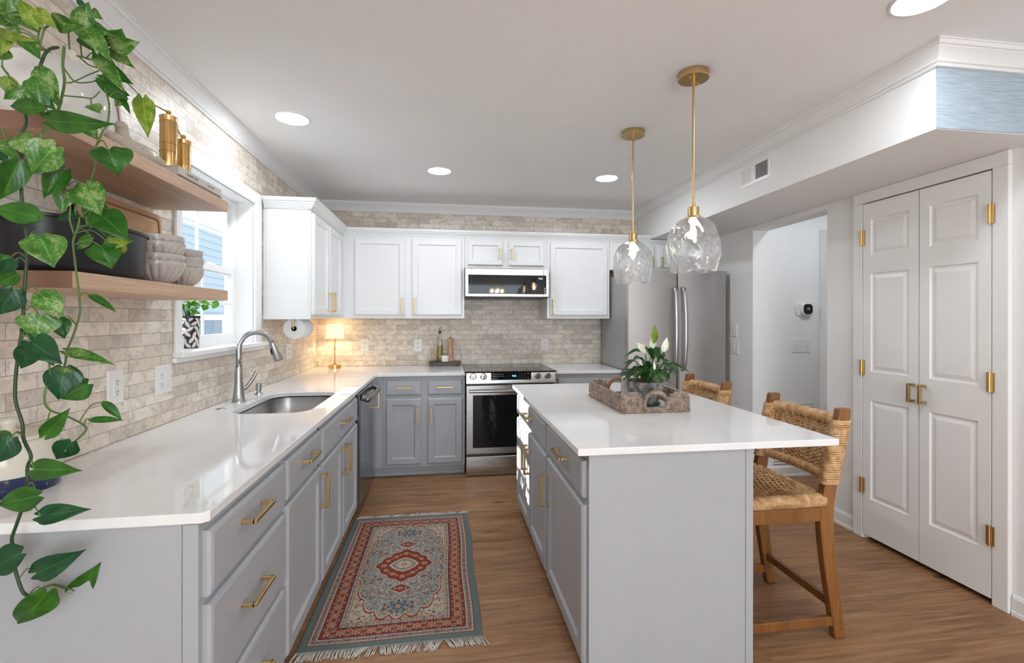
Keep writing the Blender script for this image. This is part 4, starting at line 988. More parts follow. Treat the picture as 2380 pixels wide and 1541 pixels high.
# ------------------------------------------------------------------ counter objects
lp = thing('table_lamp', 'small brass table lamp with glowing white shade in back corner', 'lamp', (.193,-.143,ZC)); lx,ly = .193,-.143
MB().lathe([(0,0),(.054,0),(.056,.002),(.056,.024),(.052,.028),(.020,.031),(.016,.036),(.009,.050),(.0062,.056),(.0058,.165),(.009,.167),(.011,.170),(.009,.173),(.007,.175),(.0105,.179),(.007,.184),(.0065,.188),(.0065,.275),(0,.275)], (lx,ly,ZC), 32).build('base', M['brass_pol'], lp, smooth=True, auto=35)
ls = NT('lamp_shade_linen'); ls.set((.85,.80,.70), .8); ls.b.inputs['Transmission Weight'].default_value = 0
tl = ls.new('ShaderNodeBsdfTranslucent', i_Color=(.95,.88,.74,1)); mx = ls.new('ShaderNodeMixShader'); mx.inputs[0].default_value = .55; ls.l(ls.b.outputs[0], mx.inputs[1]); ls.l(tl.outputs[0], mx.inputs[2]); ls.l(mx.outputs[0], ls.out.inputs[0])
MB().lathe([(.081,.270),(.0675,.398),(.0665,.398),(.080,.270)], (lx,ly,ZC), 48, True).build('lamp_shade', ls.m, lp, smooth=True, auto=35)
MB().ell((lx,ly,ZC+.325), (.020,.020,.028)).build('bulb', emis('lamp_bulb', (1,.72,.40), 55), lp, smooth=True)
pt = thing('paper_towel_roll', 'white paper towel roll on brass arm under the upper cabinet', 'paper towel', (.15,-1.06,1.25))
MB(Matrix.Translation((.15,-1.175,1.243)) @ Matrix.Rotation(-PI/2,4,'X')).lathe([(.0185,0),(.070,0),(.0712,.002),(.0712,.226),(.070,.228),(.0185,.228)], n=48, closed=True).build('roll', M['paper'], pt, smooth=True, auto=40)
MB(Matrix.Translation((.15,-1.1752,1.243)) @ Matrix.Rotation(-PI/2,4,'X')).lathe([(.0155,-.002),(.0185,-.002),(.0185,.229),(.0155,.229)], n=32, closed=True).build('cardboard_core', NT('cardboard').set((.16,.09,.05),.9), pt, smooth=True, auto=40)
m = MB(); m.tube(spline([(.15,-1.195,1.313),(.15,-1.195,1.27),(.15,-1.193,1.252),(.15,-1.18,1.243),(.15,-1.10,1.243),(.15,-.93,1.243)],4), .0062, 12).lathe([(0,0),(.02,0),(.02,.004),(0,.004)],(.15,-1.195,1.3095),20); m.build('holder_arm', M['brass_pol'], pt, smooth=True, auto=40)
# riser board with bottles
rb = thing('wooden_riser', 'dark walnut riser board on the counter left of the range', 'riser', (1.18,-.06,ZC))
MB().box(1.030,1.332,-.125,-.012,.889,.908).build('top_board', M['walnut'], rb, bevel=.003)
for x_ in (1.040,1.300): MB().box(x_,x_+.025,-.118,-.018,ZC,.889).build('foot', M['walnut'], rb, bevel=.002)
ZR = .9082
t_ = thing('match_glass', 'short clear glass holding matches on the walnut riser', 'glass', (1.085,-.075,ZR)); gx = 1.083
MB().lathe([(0,0),(.034,0),(.036,.004),(.036,.115),(.0335,.115),(.0335,.012),(0,.010)], (gx,-.075,ZR), 32).build('tumbler', M['glass'], t_, smooth=True, auto=45)
m = MB()
for k,(dx,dy,tx,ty,L) in enumerate([(.0,0,-.05,.01,.16),(.004,.004,-.026,-.01,.155),(-.006,.004,.012,0,.16),(.008,-.005,.0,.02,.158),(-.004,-.006,-.012,.01,.15)]):
    m.cyl((gx+dx,-.075+dy,ZR+.013),(gx+dx+tx*.7,-.075+dy+ty*.7,ZR+.013+L*.95),.0016,6)
m.build('matches', M['millwood'], t_); MB().ell((gx,-.078,ZR+.034),(.018,.018,.020)).build('striker_ball', M['millwood'], t_, smooth=True)
ob = thing('oil_bottle', 'clear glass bottle of olive oil with black pour spout on the riser', 'bottle', (1.135,-.06,ZR)); ox = 1.132
MB().lathe([(0,0),(.026,0),(.0285,.004),(.0285,.175),(.024,.205),(.012,.228),(.0095,.245),(.0095,.262),(.0115,.263),(.0115,.268),(.0085,.268),(.0085,.243),(.011,.228),(.0225,.203),(.0262,.174),(.0262,.006),(0,.005)], (ox,-.052,ZR), 32).build('glass_body', M['glass'], ob, smooth=True, auto=50)
MB().lathe([(0,.007),(.0255,.007),(.0255,.148),(0,.148)], (ox,-.052,ZR), 28).build('oil', M['oil'], ob, smooth=True, auto=50)
m = MB(); m.lathe([(0,.262),(.010,.262),(.0125,.268),(.0125,.285),(.006,.29),(0,.29)], (ox,-.052,ZR), 20).tube([(ox,-.052,ZR+.285),(ox-.004,-.06,ZR+.31),(ox+.01,-.07,ZR+.325)], .0022, 6); m.build('pour_spout', M['black'], ob, smooth=True, auto=40)
sj = thing('salt_jar', 'small white marble pinch jar with brass knob on the riser', 'jar', (1.19,-.085,ZR)); jx = 1.180
MB().lathe([(0,0),(.036,0),(.038,.003),(.038,.040),(.0385,.041),(.0385,.052),(.036,.055),(0,.055)], (jx,-.088,ZR), 36).build('jar_body', M['white_ceramic'], sj, smooth=True, auto=40)
MB().lathe([(.004,.055),(.004,.063),(.007,.066),(.007,.075),(.004,.078),(0,.078)], (jx,-.088,ZR), 16).build('knob', M['brass_pol'], sj, smooth=True)
pm = MB(); px_ = 1.232
pm.lathe([(0,0),(.025,0),(.026,.003),(.025,.030),(.022,.033),(.026,.037),(.026,.045),(.022,.048),(.024,.056),(.028,.075),(.0275,.09),(.022,.115),(.020,.13),(.0245,.160),(.025,.170),(.022,.172),(.022,.176),(.027,.184),(.0285,.198),(.025,.213),(.013,.222),(.009,.223),(0,.223)], (px_,-.055,ZR), 32)
t_ = thing('pepper_mill', 'natural wood pepper mill on the riser beside the salt jar', 'pepper mill', (px_,-.055,ZR)); pm.build('body', M['millwood'], t_, smooth=True, auto=50)
MB().ell((px_,-.055,ZR+.227),(.006,.006,.006)).build('finial', M['steel'], t_, smooth=True)
# canister
cn = thing('canister', 'large cream ceramic canister with navy base on near end of counter', 'canister', (0,0,0))
cc_ = at(20, 1000, 1.255); kx,ky = cc_.x,cc_.y; cn.location = (kx,ky,ZC)
cr_ = .100
MB().lathe([(0,.0015),(cr_,.0015),(cr_+.0012,.004),(cr_+.0012,.046),(cr_,.047)], (kx,ky,ZC), 48).build('base_band', M['navy'], cn, smooth=True, auto=40)
MB().lathe([(cr_-.001,.046),(cr_,.050),(cr_,.125),(cr_-.006,.135),(cr_-.01,.137)], (kx,ky,ZC), 48).build('jar_body', M['cream_ceramic'], cn, smooth=True, auto=40)
MB().lathe([(cr_-.012,.135),(cr_-.004,.138),(cr_-.004,.146),(cr_-.02,.151),(.02,.154),(.014,.160),(.016,.168),(.020,.174),(.019,.183),(.012,.189),(0,.190)], (kx,ky,ZC), 48).build('lid', M['cream_ceramic'], cn, smooth=True, auto=50)

# chandelier in the dining end of the room (seen reflected in the microwave glass)
ch = thing('chandelier', 'brass cage chandelier with candle bulbs, reflected in the microwave glass', 'chandelier', (2.3,-6.5,1.75)); hx_,hy_ = 2.3,-6.5
m = MB(); m.cyl((hx_,hy_,2.20),(hx_,hy_,2.40),.006,8); m.lathe([(0,2.385),(.05,2.385),(.06,2.404),(0,2.405)],(hx_,hy_,0),20)
for k in range(6):
    a = PI*k/3; m.tube(spline([(hx_+.03*math.cos(a),hy_+.03*math.sin(a),2.20),(hx_+.10*math.cos(a),hy_+.10*math.sin(a),2.14),(hx_+.11*math.cos(a),hy_+.11*math.sin(a),2.03),(hx_+.20*math.cos(a),hy_+.20*math.sin(a),1.93),(hx_+.22*math.cos(a),hy_+.22*math.sin(a),1.80)],5), .006, 6)
m.tube([(hx_+.22*math.cos(a),hy_+.22*math.sin(a),1.80) for a in [PI*k/12 for k in range(24)]], .008, 6, closed=True); m.build('cage', M['brass'], ch, smooth=True)
for k in range(6):
    a = PI*k/3+.5; MB().cyl((hx_+.13*math.cos(a),hy_+.13*math.sin(a),1.81),(hx_+.13*math.cos(a),hy_+.13*math.sin(a),1.88),.011,10).build('candle_sleeve', M['cream_knob'], ch)
    MB().ell((hx_+.13*math.cos(a),hy_+.13*math.sin(a),1.91),(.015,.015,.030)).build('candle_bulb', M['bulb'], ch, smooth=True)
# ------------------------------------------------------------------ rug
def rug():
    X0,X1,Y0,Y1 = .602,1.334,-2.675,-1.425
    nx,ny = 350,600; W_,L_ = X1-X0,Y1-Y0
    xs = np.linspace(0,W_,nx+1); ys = np.linspace(0,L_,ny+1); xx,yy = np.meshgrid(xs,ys)
    u = np.abs(xx-W_/2); v = np.abs(yy-L_/2); d = np.minimum(W_/2-u, L_/2-v)
    vert_side = (L_/2-v) < (W_/2-u)            # on a short border
    s_ = np.where(vert_side, u, v)             # running coordinate along the border
    rng = np.random.RandomState(3)
    C_ = {'teal':(.13,.165,.16),'red':(.235,.042,.02),'rust':(.33,.08,.03),'ivory':(.44,.37,.29),'navy':(.022,.03,.075),'blue':(.12,.19,.24),'sage':(.20,.20,.11),'pink':(.42,.24,.18),'aqua':(.22,.26,.245)}
    c = np.zeros(xx.shape+(3,)); 
    def put(mask, k): c[mask] = C_[k]
    def flower(du, dv, r, n=6, ph=0):   # petalled blob
        rr = np.hypot(du,dv); a = np.arctan2(dv,du); return rr < r*(.72+.28*np.cos(n*a+ph))
    put(d>=0,'teal')
    put(d>=.030,'red'); put(d>=.034,'ivory')
    # outer guard 0.034-0.066
    m = (d>.034)&(d<.066); q = (s_ % .026)-.013; e = d-.050
    put(m&flower(q,e,.011,5),'navy'); put(m&flower(q,e,.006,4),'pink'); put(m&(np.abs(np.abs(q)-.0125)<.0018)&(np.abs(e)<.009),'red')
    put(m&(np.abs(q-.006)+np.abs(np.abs(e)-.011)<.003),'blue')
    put((d>.066)&(d<.069),'navy'); 
    m = (d>=.069)&(d<.131); put(m,'red'); 
    wob = .006*np.sin(s_*70); put(m&(np.abs(d-.100-wob*2)<.0022),'sage')
    q = (s_ % .062)-.031; e = d-.100
    put(m&flower(q,e,.022,8,.4),'ivory'); put(m&flower(q,e,.015,8),'rust'); put(m&flower(q,e,.010,6),'sage'); put(m&flower(q,e,.005,5),'ivory')
    q2 = ((s_+.031) % .062)-.031
    for de in (-.018,.018):
        put(m&flower(q2,e-de,.011,5,1),'ivory'); put(m&flower(q2,e-de,.006,5),'navy'); put(m&flower(np.abs(q2)-.016,e-de*.6,.006,4),'pink')
    put(m&flower(np.abs(q2)-.011,e,.005,4),'rust')
    put((d>=.131)&(d<.134),'navy')
    m = (d>=.134)&(d<.158); put(m,'ivory'); q = (s_ % .020)-.010; e = d-.146
    put(m&flower(q,e,.0075,4),'red'); put(m&flower(q,e,.0038,4),'blue'); put(m&(np.abs(np.abs(q)-.0098)<.0012),'navy')
    put((d>=.158)&(d<.161),'red')
    # field
    fu,fv = W_/2-.161, L_/2-.161; fld = d>=.161
    put(fld,'ivory')
    def scatter(mask, n, cols, rmin, rmax, seed, umax, vmax):
        # small hooked tendrils and buds, mirrored over both axes
        rg = np.random.RandomState(seed); hx, hy = xs[1]-xs[0], ys[1]-ys[0]
        for k in range(n):
            cu, cv = rg.uniform(0,umax), rg.uniform(0,vmax); r = rg.uniform(rmin,rmax); a0 = rg.uniform(-PI,PI); col_ = C_[cols[rg.randint(len(cols))]]; typ = rg.randint(4)
            for su in (-1,1):
                for sv in (-1,1):
                    i0 = int((W_/2+su*cu-r*1.3)/hx); i1 = int((W_/2+su*cu+r*1.3)/hx)+2; j0 = int((L_/2+sv*cv-r*1.3)/hy); j1 = int((L_/2+sv*cv+r*1.3)/hy)+2
                    sl = (slice(max(0,j0),j1), slice(max(0,i0),i1)); du = (xx[sl]-W_/2)*su-cu; dv = (yy[sl]-L_/2)*sv-cv
                    rr = np.hypot(du,dv); an_ = (np.arctan2(dv,du)-a0) % (2*PI)
                    mk = ((np.abs(rr-r*.8) < .0016)&(an_ < 3.6)) if typ < 2 else ((rr < r*.62*(.7+.3*np.cos(5*an_))) if typ == 2 else ((rr < r*.3)|((np.abs(rr-r*.9)<.0015)&(an_<2.2))))
                    c[sl][mk & mask[sl]] = col_
    scatter(fld, 650, ['red','navy','sage','rust','blue','pink'], .004, .010, 1, fu, fv)
    # scalloped oval
    an = np.arctan2(v/fv,u/fu); rad = ((u/(fu*1.03))**2.6+(v/(fv*.985))**2.2)**(1/2.4)
    sc_ = rad + .075*(1-np.abs(np.sin(an*9))) 
    put(fld&(sc_<1.035),'red'); put(fld&(sc_<1.01),'ivory'); inn = fld&(sc_<.99); put(inn,'aqua')
    scatter(inn, 1500, ['ivory','ivory','ivory','pink','blue','rust','navy','red','sage'], .003, .010, 2, fu, fv)
    # palmettes at both ends
    dv = v-(fv*.80); put(inn&flower(u,dv,.050,8),'navy'); put(inn&flower(u,dv,.042,8),'blue'); put(inn&flower(u,dv,.028,10),'navy'); put(inn&flower(u,dv,.02,6),'pink')
    # medallion
    def med(ru,rv,am,n): 
        rr = (np.abs(u/ru)**1.35+np.abs(v/rv)**1.35)**(1/1.35); a = np.arctan2(v/rv,u/ru); return rr+am*1.6*(1-np.abs(np.cos(a*n)))
    M1 = med(.135,.155,.06,6); put(M1<1.22,'ivory'); put((M1<1.22)&(M1>1.12)&(np.sin(np.arctan2(v/.155,u/.135)*70)>.3),'red'); put(M1<1.08,'navy'); put(M1<1.04,'red')
    q = np.hypot(u,v); a = np.arctan2(v,u)
    for (mu,mv,r) in ((.0,.118,.016),(.05,.088,.015),(.088,.048,.014),(.105,.0,.018),(.028,.105,.008),(.07,.07,.008)):
        put((M1<1.04)&flower(u-mu,v-mv,r,6),'ivory'); put((M1<1.04)&flower(u-mu,v-mv,r*.6,5),'sage')
    M2 = med(.082,.078,.03,6); put(M2<1.0,'navy'); put(M2<.96,'ivory'); put((M2<.78)&(M2>.72),'red'); put((M2<.66)&(M2>.60),'navy')
    put(flower(u,v,.020,8),'rust'); put(flower(u,v,.010,6),'ivory'); put((M2<.6)&flower(u-.032,v,.008,5),'blue'); put((M2<.6)&flower(u,v-.036,.008,5),'blue')
    # pendants
    for pv in (.225,):
        dv = v-pv; k = np.abs(u)/.052+np.abs(dv)/.036
        put(k<1.35,'ivory'); put((k<1.35)&(np.sin(u*400)*np.sin(dv*400)>.2),'blue'); put(k<1.0,'red'); put((k<1.0)&flower(u,dv,.013,6),'ivory'); put((k<1)&flower(u,dv,.007,6),'navy'); put((k<1.)&flower(u-.025,dv,.007,5),'ivory')
    c *= (1+.10*(rng.rand(*xx.shape)-.5))[...,None]
    # heathering: a little of the neighbours
    z = .0065+.0006*rng.rand(*xx.shape); z[0]=z[-1]=.004; z[:,0]=z[:,-1]=.004
    edge = .004*np.sin(ys*9)[:,None]+.0*xx
    xq = X0+xx+edge*(xx/W_); yq = Y0+yy+.006*np.sin(xx*8)*(yy/L_-.5)
    me = bpy.data.meshes.new('rug_pile'); nv = (nx+1)*(ny+1)
    co = np.stack([xq-(X0+X1)/2,yq-(Y0+Y1)/2,z],-1).reshape(-1,3)
    idx = np.arange(nv).reshape(ny+1,nx+1); q = np.stack([idx[:-1,:-1],idx[:-1,1:],idx[1:,1:],idx[1:,:-1]],-1).reshape(-1,4)
    me.vertices.add(nv); me.vertices.foreach_set('co', co.ravel()); me.loops.add(q.size); me.loops.foreach_set('vertex_index', q.ravel())
    me.polygons.add(len(q)); me.polygons.foreach_set('loop_start', np.arange(0,q.size,4)); me.polygons.foreach_set('loop_total', np.full(len(q),4)); me.update()
    at_ = me.color_attributes.new('pattern','FLOAT_COLOR','POINT'); at_.data.foreach_set('color', np.concatenate([c,np.ones(c.shape[:2]+(1,))],-1).ravel().astype(np.float32))
    t = NT('persian_wool'); a = t.new('ShaderNodeVertexColor', layer_name='pattern'); n = t.noise(t.coord(), 420, 2); t.bump(n, .002, .6)
    me.materials.append(t.set(a.outputs[0], .95, 0, .1))
    root = thing('area_rug', 'small Persian rug, red border and blue field, on the wood floor', 'rug', ((X0+X1)/2,(Y0+Y1)/2,0))
    o = bpy.data.objects.new('pile', me); col.objects.link(o); o.parent = root
    MB().box(X0+.002,X1-.002,Y0+.004,Y1-.004,0.0005,.0045).build('backing', NT('rug_back').set((.25,.2,.17),.95), root)
    fr = NT('fringe_cotton').set((.60,.56,.52), .9)
    for end, (ye, sgn, L0, cnt) in enumerate(((Y0,-1,.058,230),(Y1,1,.026,200))):
        m = MB(); k_off = 0
        for i in range(cnt):
            x = X0+W_*(i+.5)/cnt; 
            if i % 9 == 0: k_off = rng.uniform(-.03,.03); kl = rng.uniform(.75,1.1)
            L = L0*kl*rng.uniform(.8,1.1); dx = k_off+rng.uniform(-.010,.010)*(2 if sgn>0 else 1)
            m.tube([(x,ye-.002*sgn,.005),(x+dx*.3,ye+sgn*L*.4,.007+rng.uniform(0,.003)),(x+dx,ye+sgn*L,.0035+rng.uniform(0,.004)*(1 if sgn<0 else 3))], .0013, 4)
        o = m.build('fringe', fr, root, smooth=True); o['kind'] = 'stuff'
rug()

# ------------------------------------------------------------------ stools
def stool():
    t = thing('counter_stool', 'x', 'stool', (0,0,0), 'woven counter stools')
    hw = .208; SW = M['stoolwood']
    path = [(.190,0,.048),(.166,.15,.052),(.140,.33,.058),(.128,.47,.062),(.132,.56,.060),(.152,.66,.056),(.180,.78,.054),(.205,.90,.056),(.211,.945,.050)]
    P = spline([Vector((a,b,c)) for a,b,c in path], 3)
    for s_ in (-1,1):
        m = MB(); n = len(P); vs_ = []
        for p in P:
            x,z,th = p.x,p.y,p.z; yc = s_*hw; 
            for dx,dy in ((-th/2,-.018),(th/2,-.018),(th/2,.018),(-th/2,.018)): vs_.append((x+dx,yc+dy,z))
        fs = [(3,2,1,0),tuple(range(4*n-4,4*n))]+[(4*i+k,4*i+(k+1)%4,4*i+4+(k+1)%4,4*i+4+k) for i in range(n-1) for k in range(4)]
        m.add(vs_, fs); l = m.build('leg', SW, t, bevel=.006, seg=3)
        MB().cyl((.190,s_*hw,-.0005),(.190,s_*hw,.003),.012,10).build('foot_glide', M['black'], l)
        m = MB(); m.add([(-.235-.022,s_*(hw+.0)-.018,0),(-.235+.020,s_*hw-.018,0),(-.235+.020,s_*hw+.018,0),(-.235-.022,s_*hw+.018,0),(-.215-.026,s_*hw-.018,.545),(-.215+.024,s_*hw-.018,.545),(-.215+.024,s_*hw+.018,.545),(-.215-.026,s_*hw+.018,.545)],[(0,3,2,1),(4,5,6,7),(0,1,5,4),(1,2,6,5),(2,3,7,6),(3,0,4,7)])
        m.build('leg', SW, t, bevel=.004)
        MB().box(-.218,.168,s_*hw-.012,s_*hw+.012,.052,.090).build('stretcher', SW, t, bevel=.003)
    MB().box(-.218,-.196,-hw+.01,hw-.01,.17,.205).build('stretcher', SW, t, bevel=.003)
    MB().box(.160,.182,-hw+.01,hw-.01,.115,.150).build('stretcher', SW, t, bevel=.003)
    m = MB(); m.box(-.235,.105,-hw-.014,-hw+.014,.487,.543).box(-.235,.105,hw-.014,hw+.014,.487,.543).box(-.238,-.214,-hw+.014,hw-.014,.487,.543).box(.095,.12,-hw+.014,hw-.014,.487,.543)
    m.build('seat_rail', SW, t, bevel=.003)
    # woven seat
    rt = M['rattan']; m = MB()
    def zt(x,y): return .592-.016*(1-(y/hw)**2)-.010*(1-min(1,abs((x+.06)/.19))**2)
    nx_ = 34
    for i in range(nx_):
        x = -.245+.365*i/(nx_-1); pts = []
        for j in range(27):
            y = -hw+.010+(2*hw-.02)*j/26; pts.append((x,y,zt(x,y)+.0028*math.sin(j*PI/2*1.0+i*PI)))
        m.tube(pts, .0050, 5, flat=.7, up=(0,0,1))
    for j in range(14):
        y = -hw+.03+(2*hw-.06)*j/13; pts = [(-.25+.375*i/20,y,zt(-.25+.375*i/20,y)+.0012*math.sin(i*PI/2+j*PI)) for i in range(21)]
        m.tube(pts, .0060, 5, flat=.5, up=(0,0,1))
    for s_ in (-1,1):
        for i in range(52):
            x = -.248+.368*i/51; a = [(x+.001*math.sin(i*7), s_*(hw+.022*math.cos(q)), .569+.026*math.sin(q)) for q in [PI*2*k/10 for k in range(10)]]
            m.tube(a, .0038, 5, closed=True)
    for i in range(44):
        y = -hw+.01+(2*hw-.02)*i/43
        for xc,r_ in ((-.246,.020),(.122,.012)): m.tube([(xc+r_*math.cos(q), y, .567+.024*math.sin(q)) for q in [PI*2*k/8 for k in range(8)]], .0046, 5, closed=True)
    m.build('seat', rt, t, smooth=True)
    # woven back
    def bx(z, y):
        for a,b in zip(P[:-1],P[1:]):
            if a.y <= z <= b.y: x = a.x+(b.x-a.x)*(z-a.y)/max(1e-6,b.y-a.y); break
        else: x = P[-1].x
        return x+.030*(1-(y/hw)**2)
    m = MB(); zlo,zhi = .655,.885
    for k in range(25):
        z = zlo+.012+(zhi-zlo-.035)*k/24; pts = []
        for j in range(45):
            y = -hw+.012+(2*hw-.024)*j/44; pts.append((bx(z,y)+.0045*math.sin(j*PI/2+k*PI)*1.0, y, z+.0012*math.sin(j*1.3+k)))
        m.tube(pts, .0046, 5, up=(0,0,1))
    for j in range(11):
        y = -hw+.035+(2*hw-.07)*j/10; m.tube([(bx(z,y),y,z) for z in [zlo+(zhi-zlo)*q/8 for q in range(9)]], .0052, 5)
    for zc,hh,n_ in ((zhi,.022,50),(zlo,.018,50)):
        for i in range(n_):
            y = -hw+.022+(2*hw-.044)*i/(n_-1); xc = bx(zc,y); lng = .018 if i % 5 == 0 and zc == zhi else 0
            m.tube([(xc+.0165*math.cos(q), y+.001*math.sin(i*3), zc-(lng if math.sin(q)<0 else 0)*.8+hh*math.sin(q)) for q in [PI*2*k/10 for k in range(10)]], .0050, 5, closed=True)
    for s_ in (-1,1):
        for k in range(36):
            z = .640+(.895-.640)*k/35; xc = bx(z,hw)
            m.tube([(xc+(.036)*max(-1,min(1,1.25*math.cos(q))), s_*hw+.0235*max(-1,min(1,1.25*math.sin(q))), z+.001*math.sin(k*5)) for q in [PI*2*(j+.5)/8 for j in range(8)]], .0040, 5, closed=True)
    m.build('backrest', rt, t, smooth=True)
    return t
s1 = stool(); s1.location = (2.602,-2.672,.0005); s1['label'] = 'nearer stool of brown wood with woven rattan seat and back'
s2 = copy_tree(s1); s2.location = (2.602,-1.850,.0005); s2['label'] = 'farther woven rattan stool, only its back top showing past the countertop'

# ------------------------------------------------------------------ tray and what it holds
ty = thing('woven_tray', 'grey and brown seagrass tray with loop handles on the island', 'tray', (2.18,-2.22,ZC))
TX0,TX1,TY0,TY1 = 2.014,2.348,-2.478,-1.968; ZT = ZC+.001
MB().prism(rrect(TX0+.006,TX1-.006,TY0+.006,TY1-.006,.03,6), ZT, ZT+.010).build('tray_floor', NT('whitewash').set((.66,.66,.65),.5), ty)
def hump(c,r,x): return max(0,1-((x-c)/r)**2)**.5
def wall_h(side, s_):
    if side in ('near','far'):
        L = TX1-TX0; s_ = s_-TX0; c = L/2
        if s_ < .105: return .034+.066*hump(.050,.060,s_)
        if s_ > L-.105: return .034+.066*hump(L-.050,.060,s_)
        if abs(s_-c) < .055: return .024
        return .060
    a = (s_-TY0)/(TY1-TY0)
    return .080+.010*abs(math.sin(a*PI*6))
m = MB(); rs_ = random.Random(5)
def braid(p, tan, up_, tilt, L=.013, r=.0048):
    d = (tan*math.cos(tilt)+Vector((0,0,1))*math.sin(tilt)).normalized(); nrm = tan.cross(Vector((0,0,1))).normalized(); q = d.cross(nrm)
    R_ = Matrix((d,nrm,q)).transposed(); m.ell(p, (L*.5,r*1.05,r), 6, 4, R_)
sp = .0088
for side,(a,b) in {'near':((TX0,TY0),(TX1,TY0)),'far':((TX1,TY1),(TX0,TY1)),'left':((TX0,TY1),(TX0,TY0)),'right':((TX1,TY0),(TX1,TY1))}.items():
    A,B = Vector((*a,0)),Vector((*b,0)); L = (B-A).length; tan = (B-A).normalized(); n = int(L/sp)
    for i in range(n+1):
        p = A+tan*(L*i/n); s_ = p.x if side in ('near','far') else p.y; h = wall_h(side,s_); k = 0
        while True:
            z = .006+.0108*k
            if z > h: break
            braid(Vector((p.x+rs_.uniform(-.0015,.0015),p.y+rs_.uniform(-.0015,.0015),ZT+z)), tan, None, (.75 if (k%2==0) else -.75)+rs_.uniform(-.2,.2), .0250, .0050); k += 1
m.build('woven_wall', M['seagrass'], ty, smooth=True)
for (yy_,) in ((TY0,),(TY1,)):
    m = MB(); cx_ = (TX0+TX1)/2; pts = []
    for k in range(25):
        a = PI*(-.12)+PI*1.24*k/24; pts.append(Vector((cx_+.058*math.cos(a), yy_, ZT+.040+.058*math.sin(a))))
    m.tube(pts, .0055, 8)
    for k,p in enumerate(spline(pts, 2)):
        tn = Vector((p.x-cx_,0,p.z-ZT-.04)).normalized(); tt = Vector((-tn.z,0,tn.x)); R_ = Matrix(((tn+tt*.45).normalized(),Vector((0,1,0)),tt)).transposed(); m.ell(p, (.0130,.0105,.0050), 8, 5, R_)
    m.build('handle', M['seagrass2'] if yy_ == TY1 else M['seagrass'], ty, smooth=True)
# candle
cd = thing('candle_jar', 'white candle in a clear glass jar in the tray behind the plant pot', 'candle', (2.19,-2.10,ZT+.01)); qx,qy,qz = 2.187,-2.105,ZT+.0105
MB().lathe([(0,0),(.034,0),(.0365,.004),(.0365,.138),(.0345,.138),(.0345,.018),(0,.016)], (qx,qy,qz), 36).build('glass_jar', M['glass'], cd, smooth=True, auto=45)
MB().lathe([(0,.0185),(.0338,.0185),(.0338,.118),(.030,.119),(0,.117)], (qx,qy,qz), 32).build('wax', NT('candle_wax').set((.80,.76,.68),.5), cd, smooth=True, auto=45)
MB().cyl((qx,qy,qz+.116),(qx+.001,qy,qz+.126),.0012,6).build('wick', M['black'], cd)
ds = thing('coaster_dish', 'dark round saucer under the potted lily in the tray', 'saucer', (2.20,-2.33,ZT+.01))
MB().lathe([(0,0),(.066,0),(.078,.010),(.079,.012),(.075,.012),(.062,.005),(0,.004)], (2.197,-2.315,ZT+.0102), 40).build('saucer', NT('dark_saucer').set((.05,.055,.05),.3), ds, smooth=True, auto=40)
# ------------------------------------------------------------------ leaves
def leaf_obj(name, mat, parent, base, tip, width, nrm, kind='heart', fold=.22, curl=.12, nu=8, nv=12, arch=None, roll=0):
    base = Vector(base); tip = Vector(tip); ax = tip-base; L = ax.length; ax.normalize()
    n = Vector(nrm); n = (n-ax*n.dot(ax)).normalized(); s_ = ax.cross(n).normalized()
    if roll: n, s_ = n*math.cos(roll)+s_*math.sin(roll), s_*math.cos(roll)-n*math.sin(roll)
    tab = {'heart':[(0,.50),(.05,.74),(.14,.94),(.27,1.0),(.42,.93),(.58,.74),(.74,.46),(.87,.21),(.95,.07),(1,.0)],
           'lance':[(0,.06),(.1,.35),(.25,.8),(.42,1.0),(.6,.88),(.78,.52),(.9,.22),(1,0)],
           'oval':[(0,.35),(.08,.66),(.2,.9),(.4,1.0),(.6,.86),(.78,.52),(.9,.22),(1,0)]}[kind]
    def hwid(v):
        for (a,b),(c,d) in zip(tab[:-1],tab[1:]):
            if v <= c: return b+(d-b)*(v-a)/(c-a)
        return 0
    vs_ = []; uvs = []
    for j in range(nv+1):
        v = j/nv; w = hwid(v)*width/2
        if arch: cpt = arch(v); 
        for i in range(nu+1):
            u = -1+2*i/nu; y = v
            if kind != 'lance': y = v-(.13 if kind=='heart' else .05)*math.sin(PI*min(1,abs(u)*1.0))*(1-v)**3 - (.05*abs(u)*(1-v)**2 if kind=='heart' else 0)
            z = fold*abs(u)**1.3*w + curl*L*(v*(1-v))*1.2 - curl*L*.9*v*v*v + .03*width*math.sin(u*5+v*7)
            p = base+ax*(y*L)+s_*(u*w)+n*z
            if arch: p = cpt+s_*(u*w)+n*(fold*abs(u)*w)
            vs_.append(p); uvs.append((u*.5+.5, v))
    off = parent.location
    me = bpy.data.meshes.new(name); fs = [(j*(nu+1)+i,j*(nu+1)+i+1,(j+1)*(nu+1)+i+1,(j+1)*(nu+1)+i) for j in range(nv) for i in range(nu)]
    me.from_pydata([tuple(p-off) for p in vs_], [], fs); uvl = me.uv_layers.new(name='UVMap')
    for l in me.loops: uvl.data[l.index].uv = uvs[l.vertex_index]
    for p in me.polygons: p.use_smooth = True
    me.materials.append(mat); o = bpy.data.objects.new(name, me); col.objects.link(o); o.parent = parent; return o
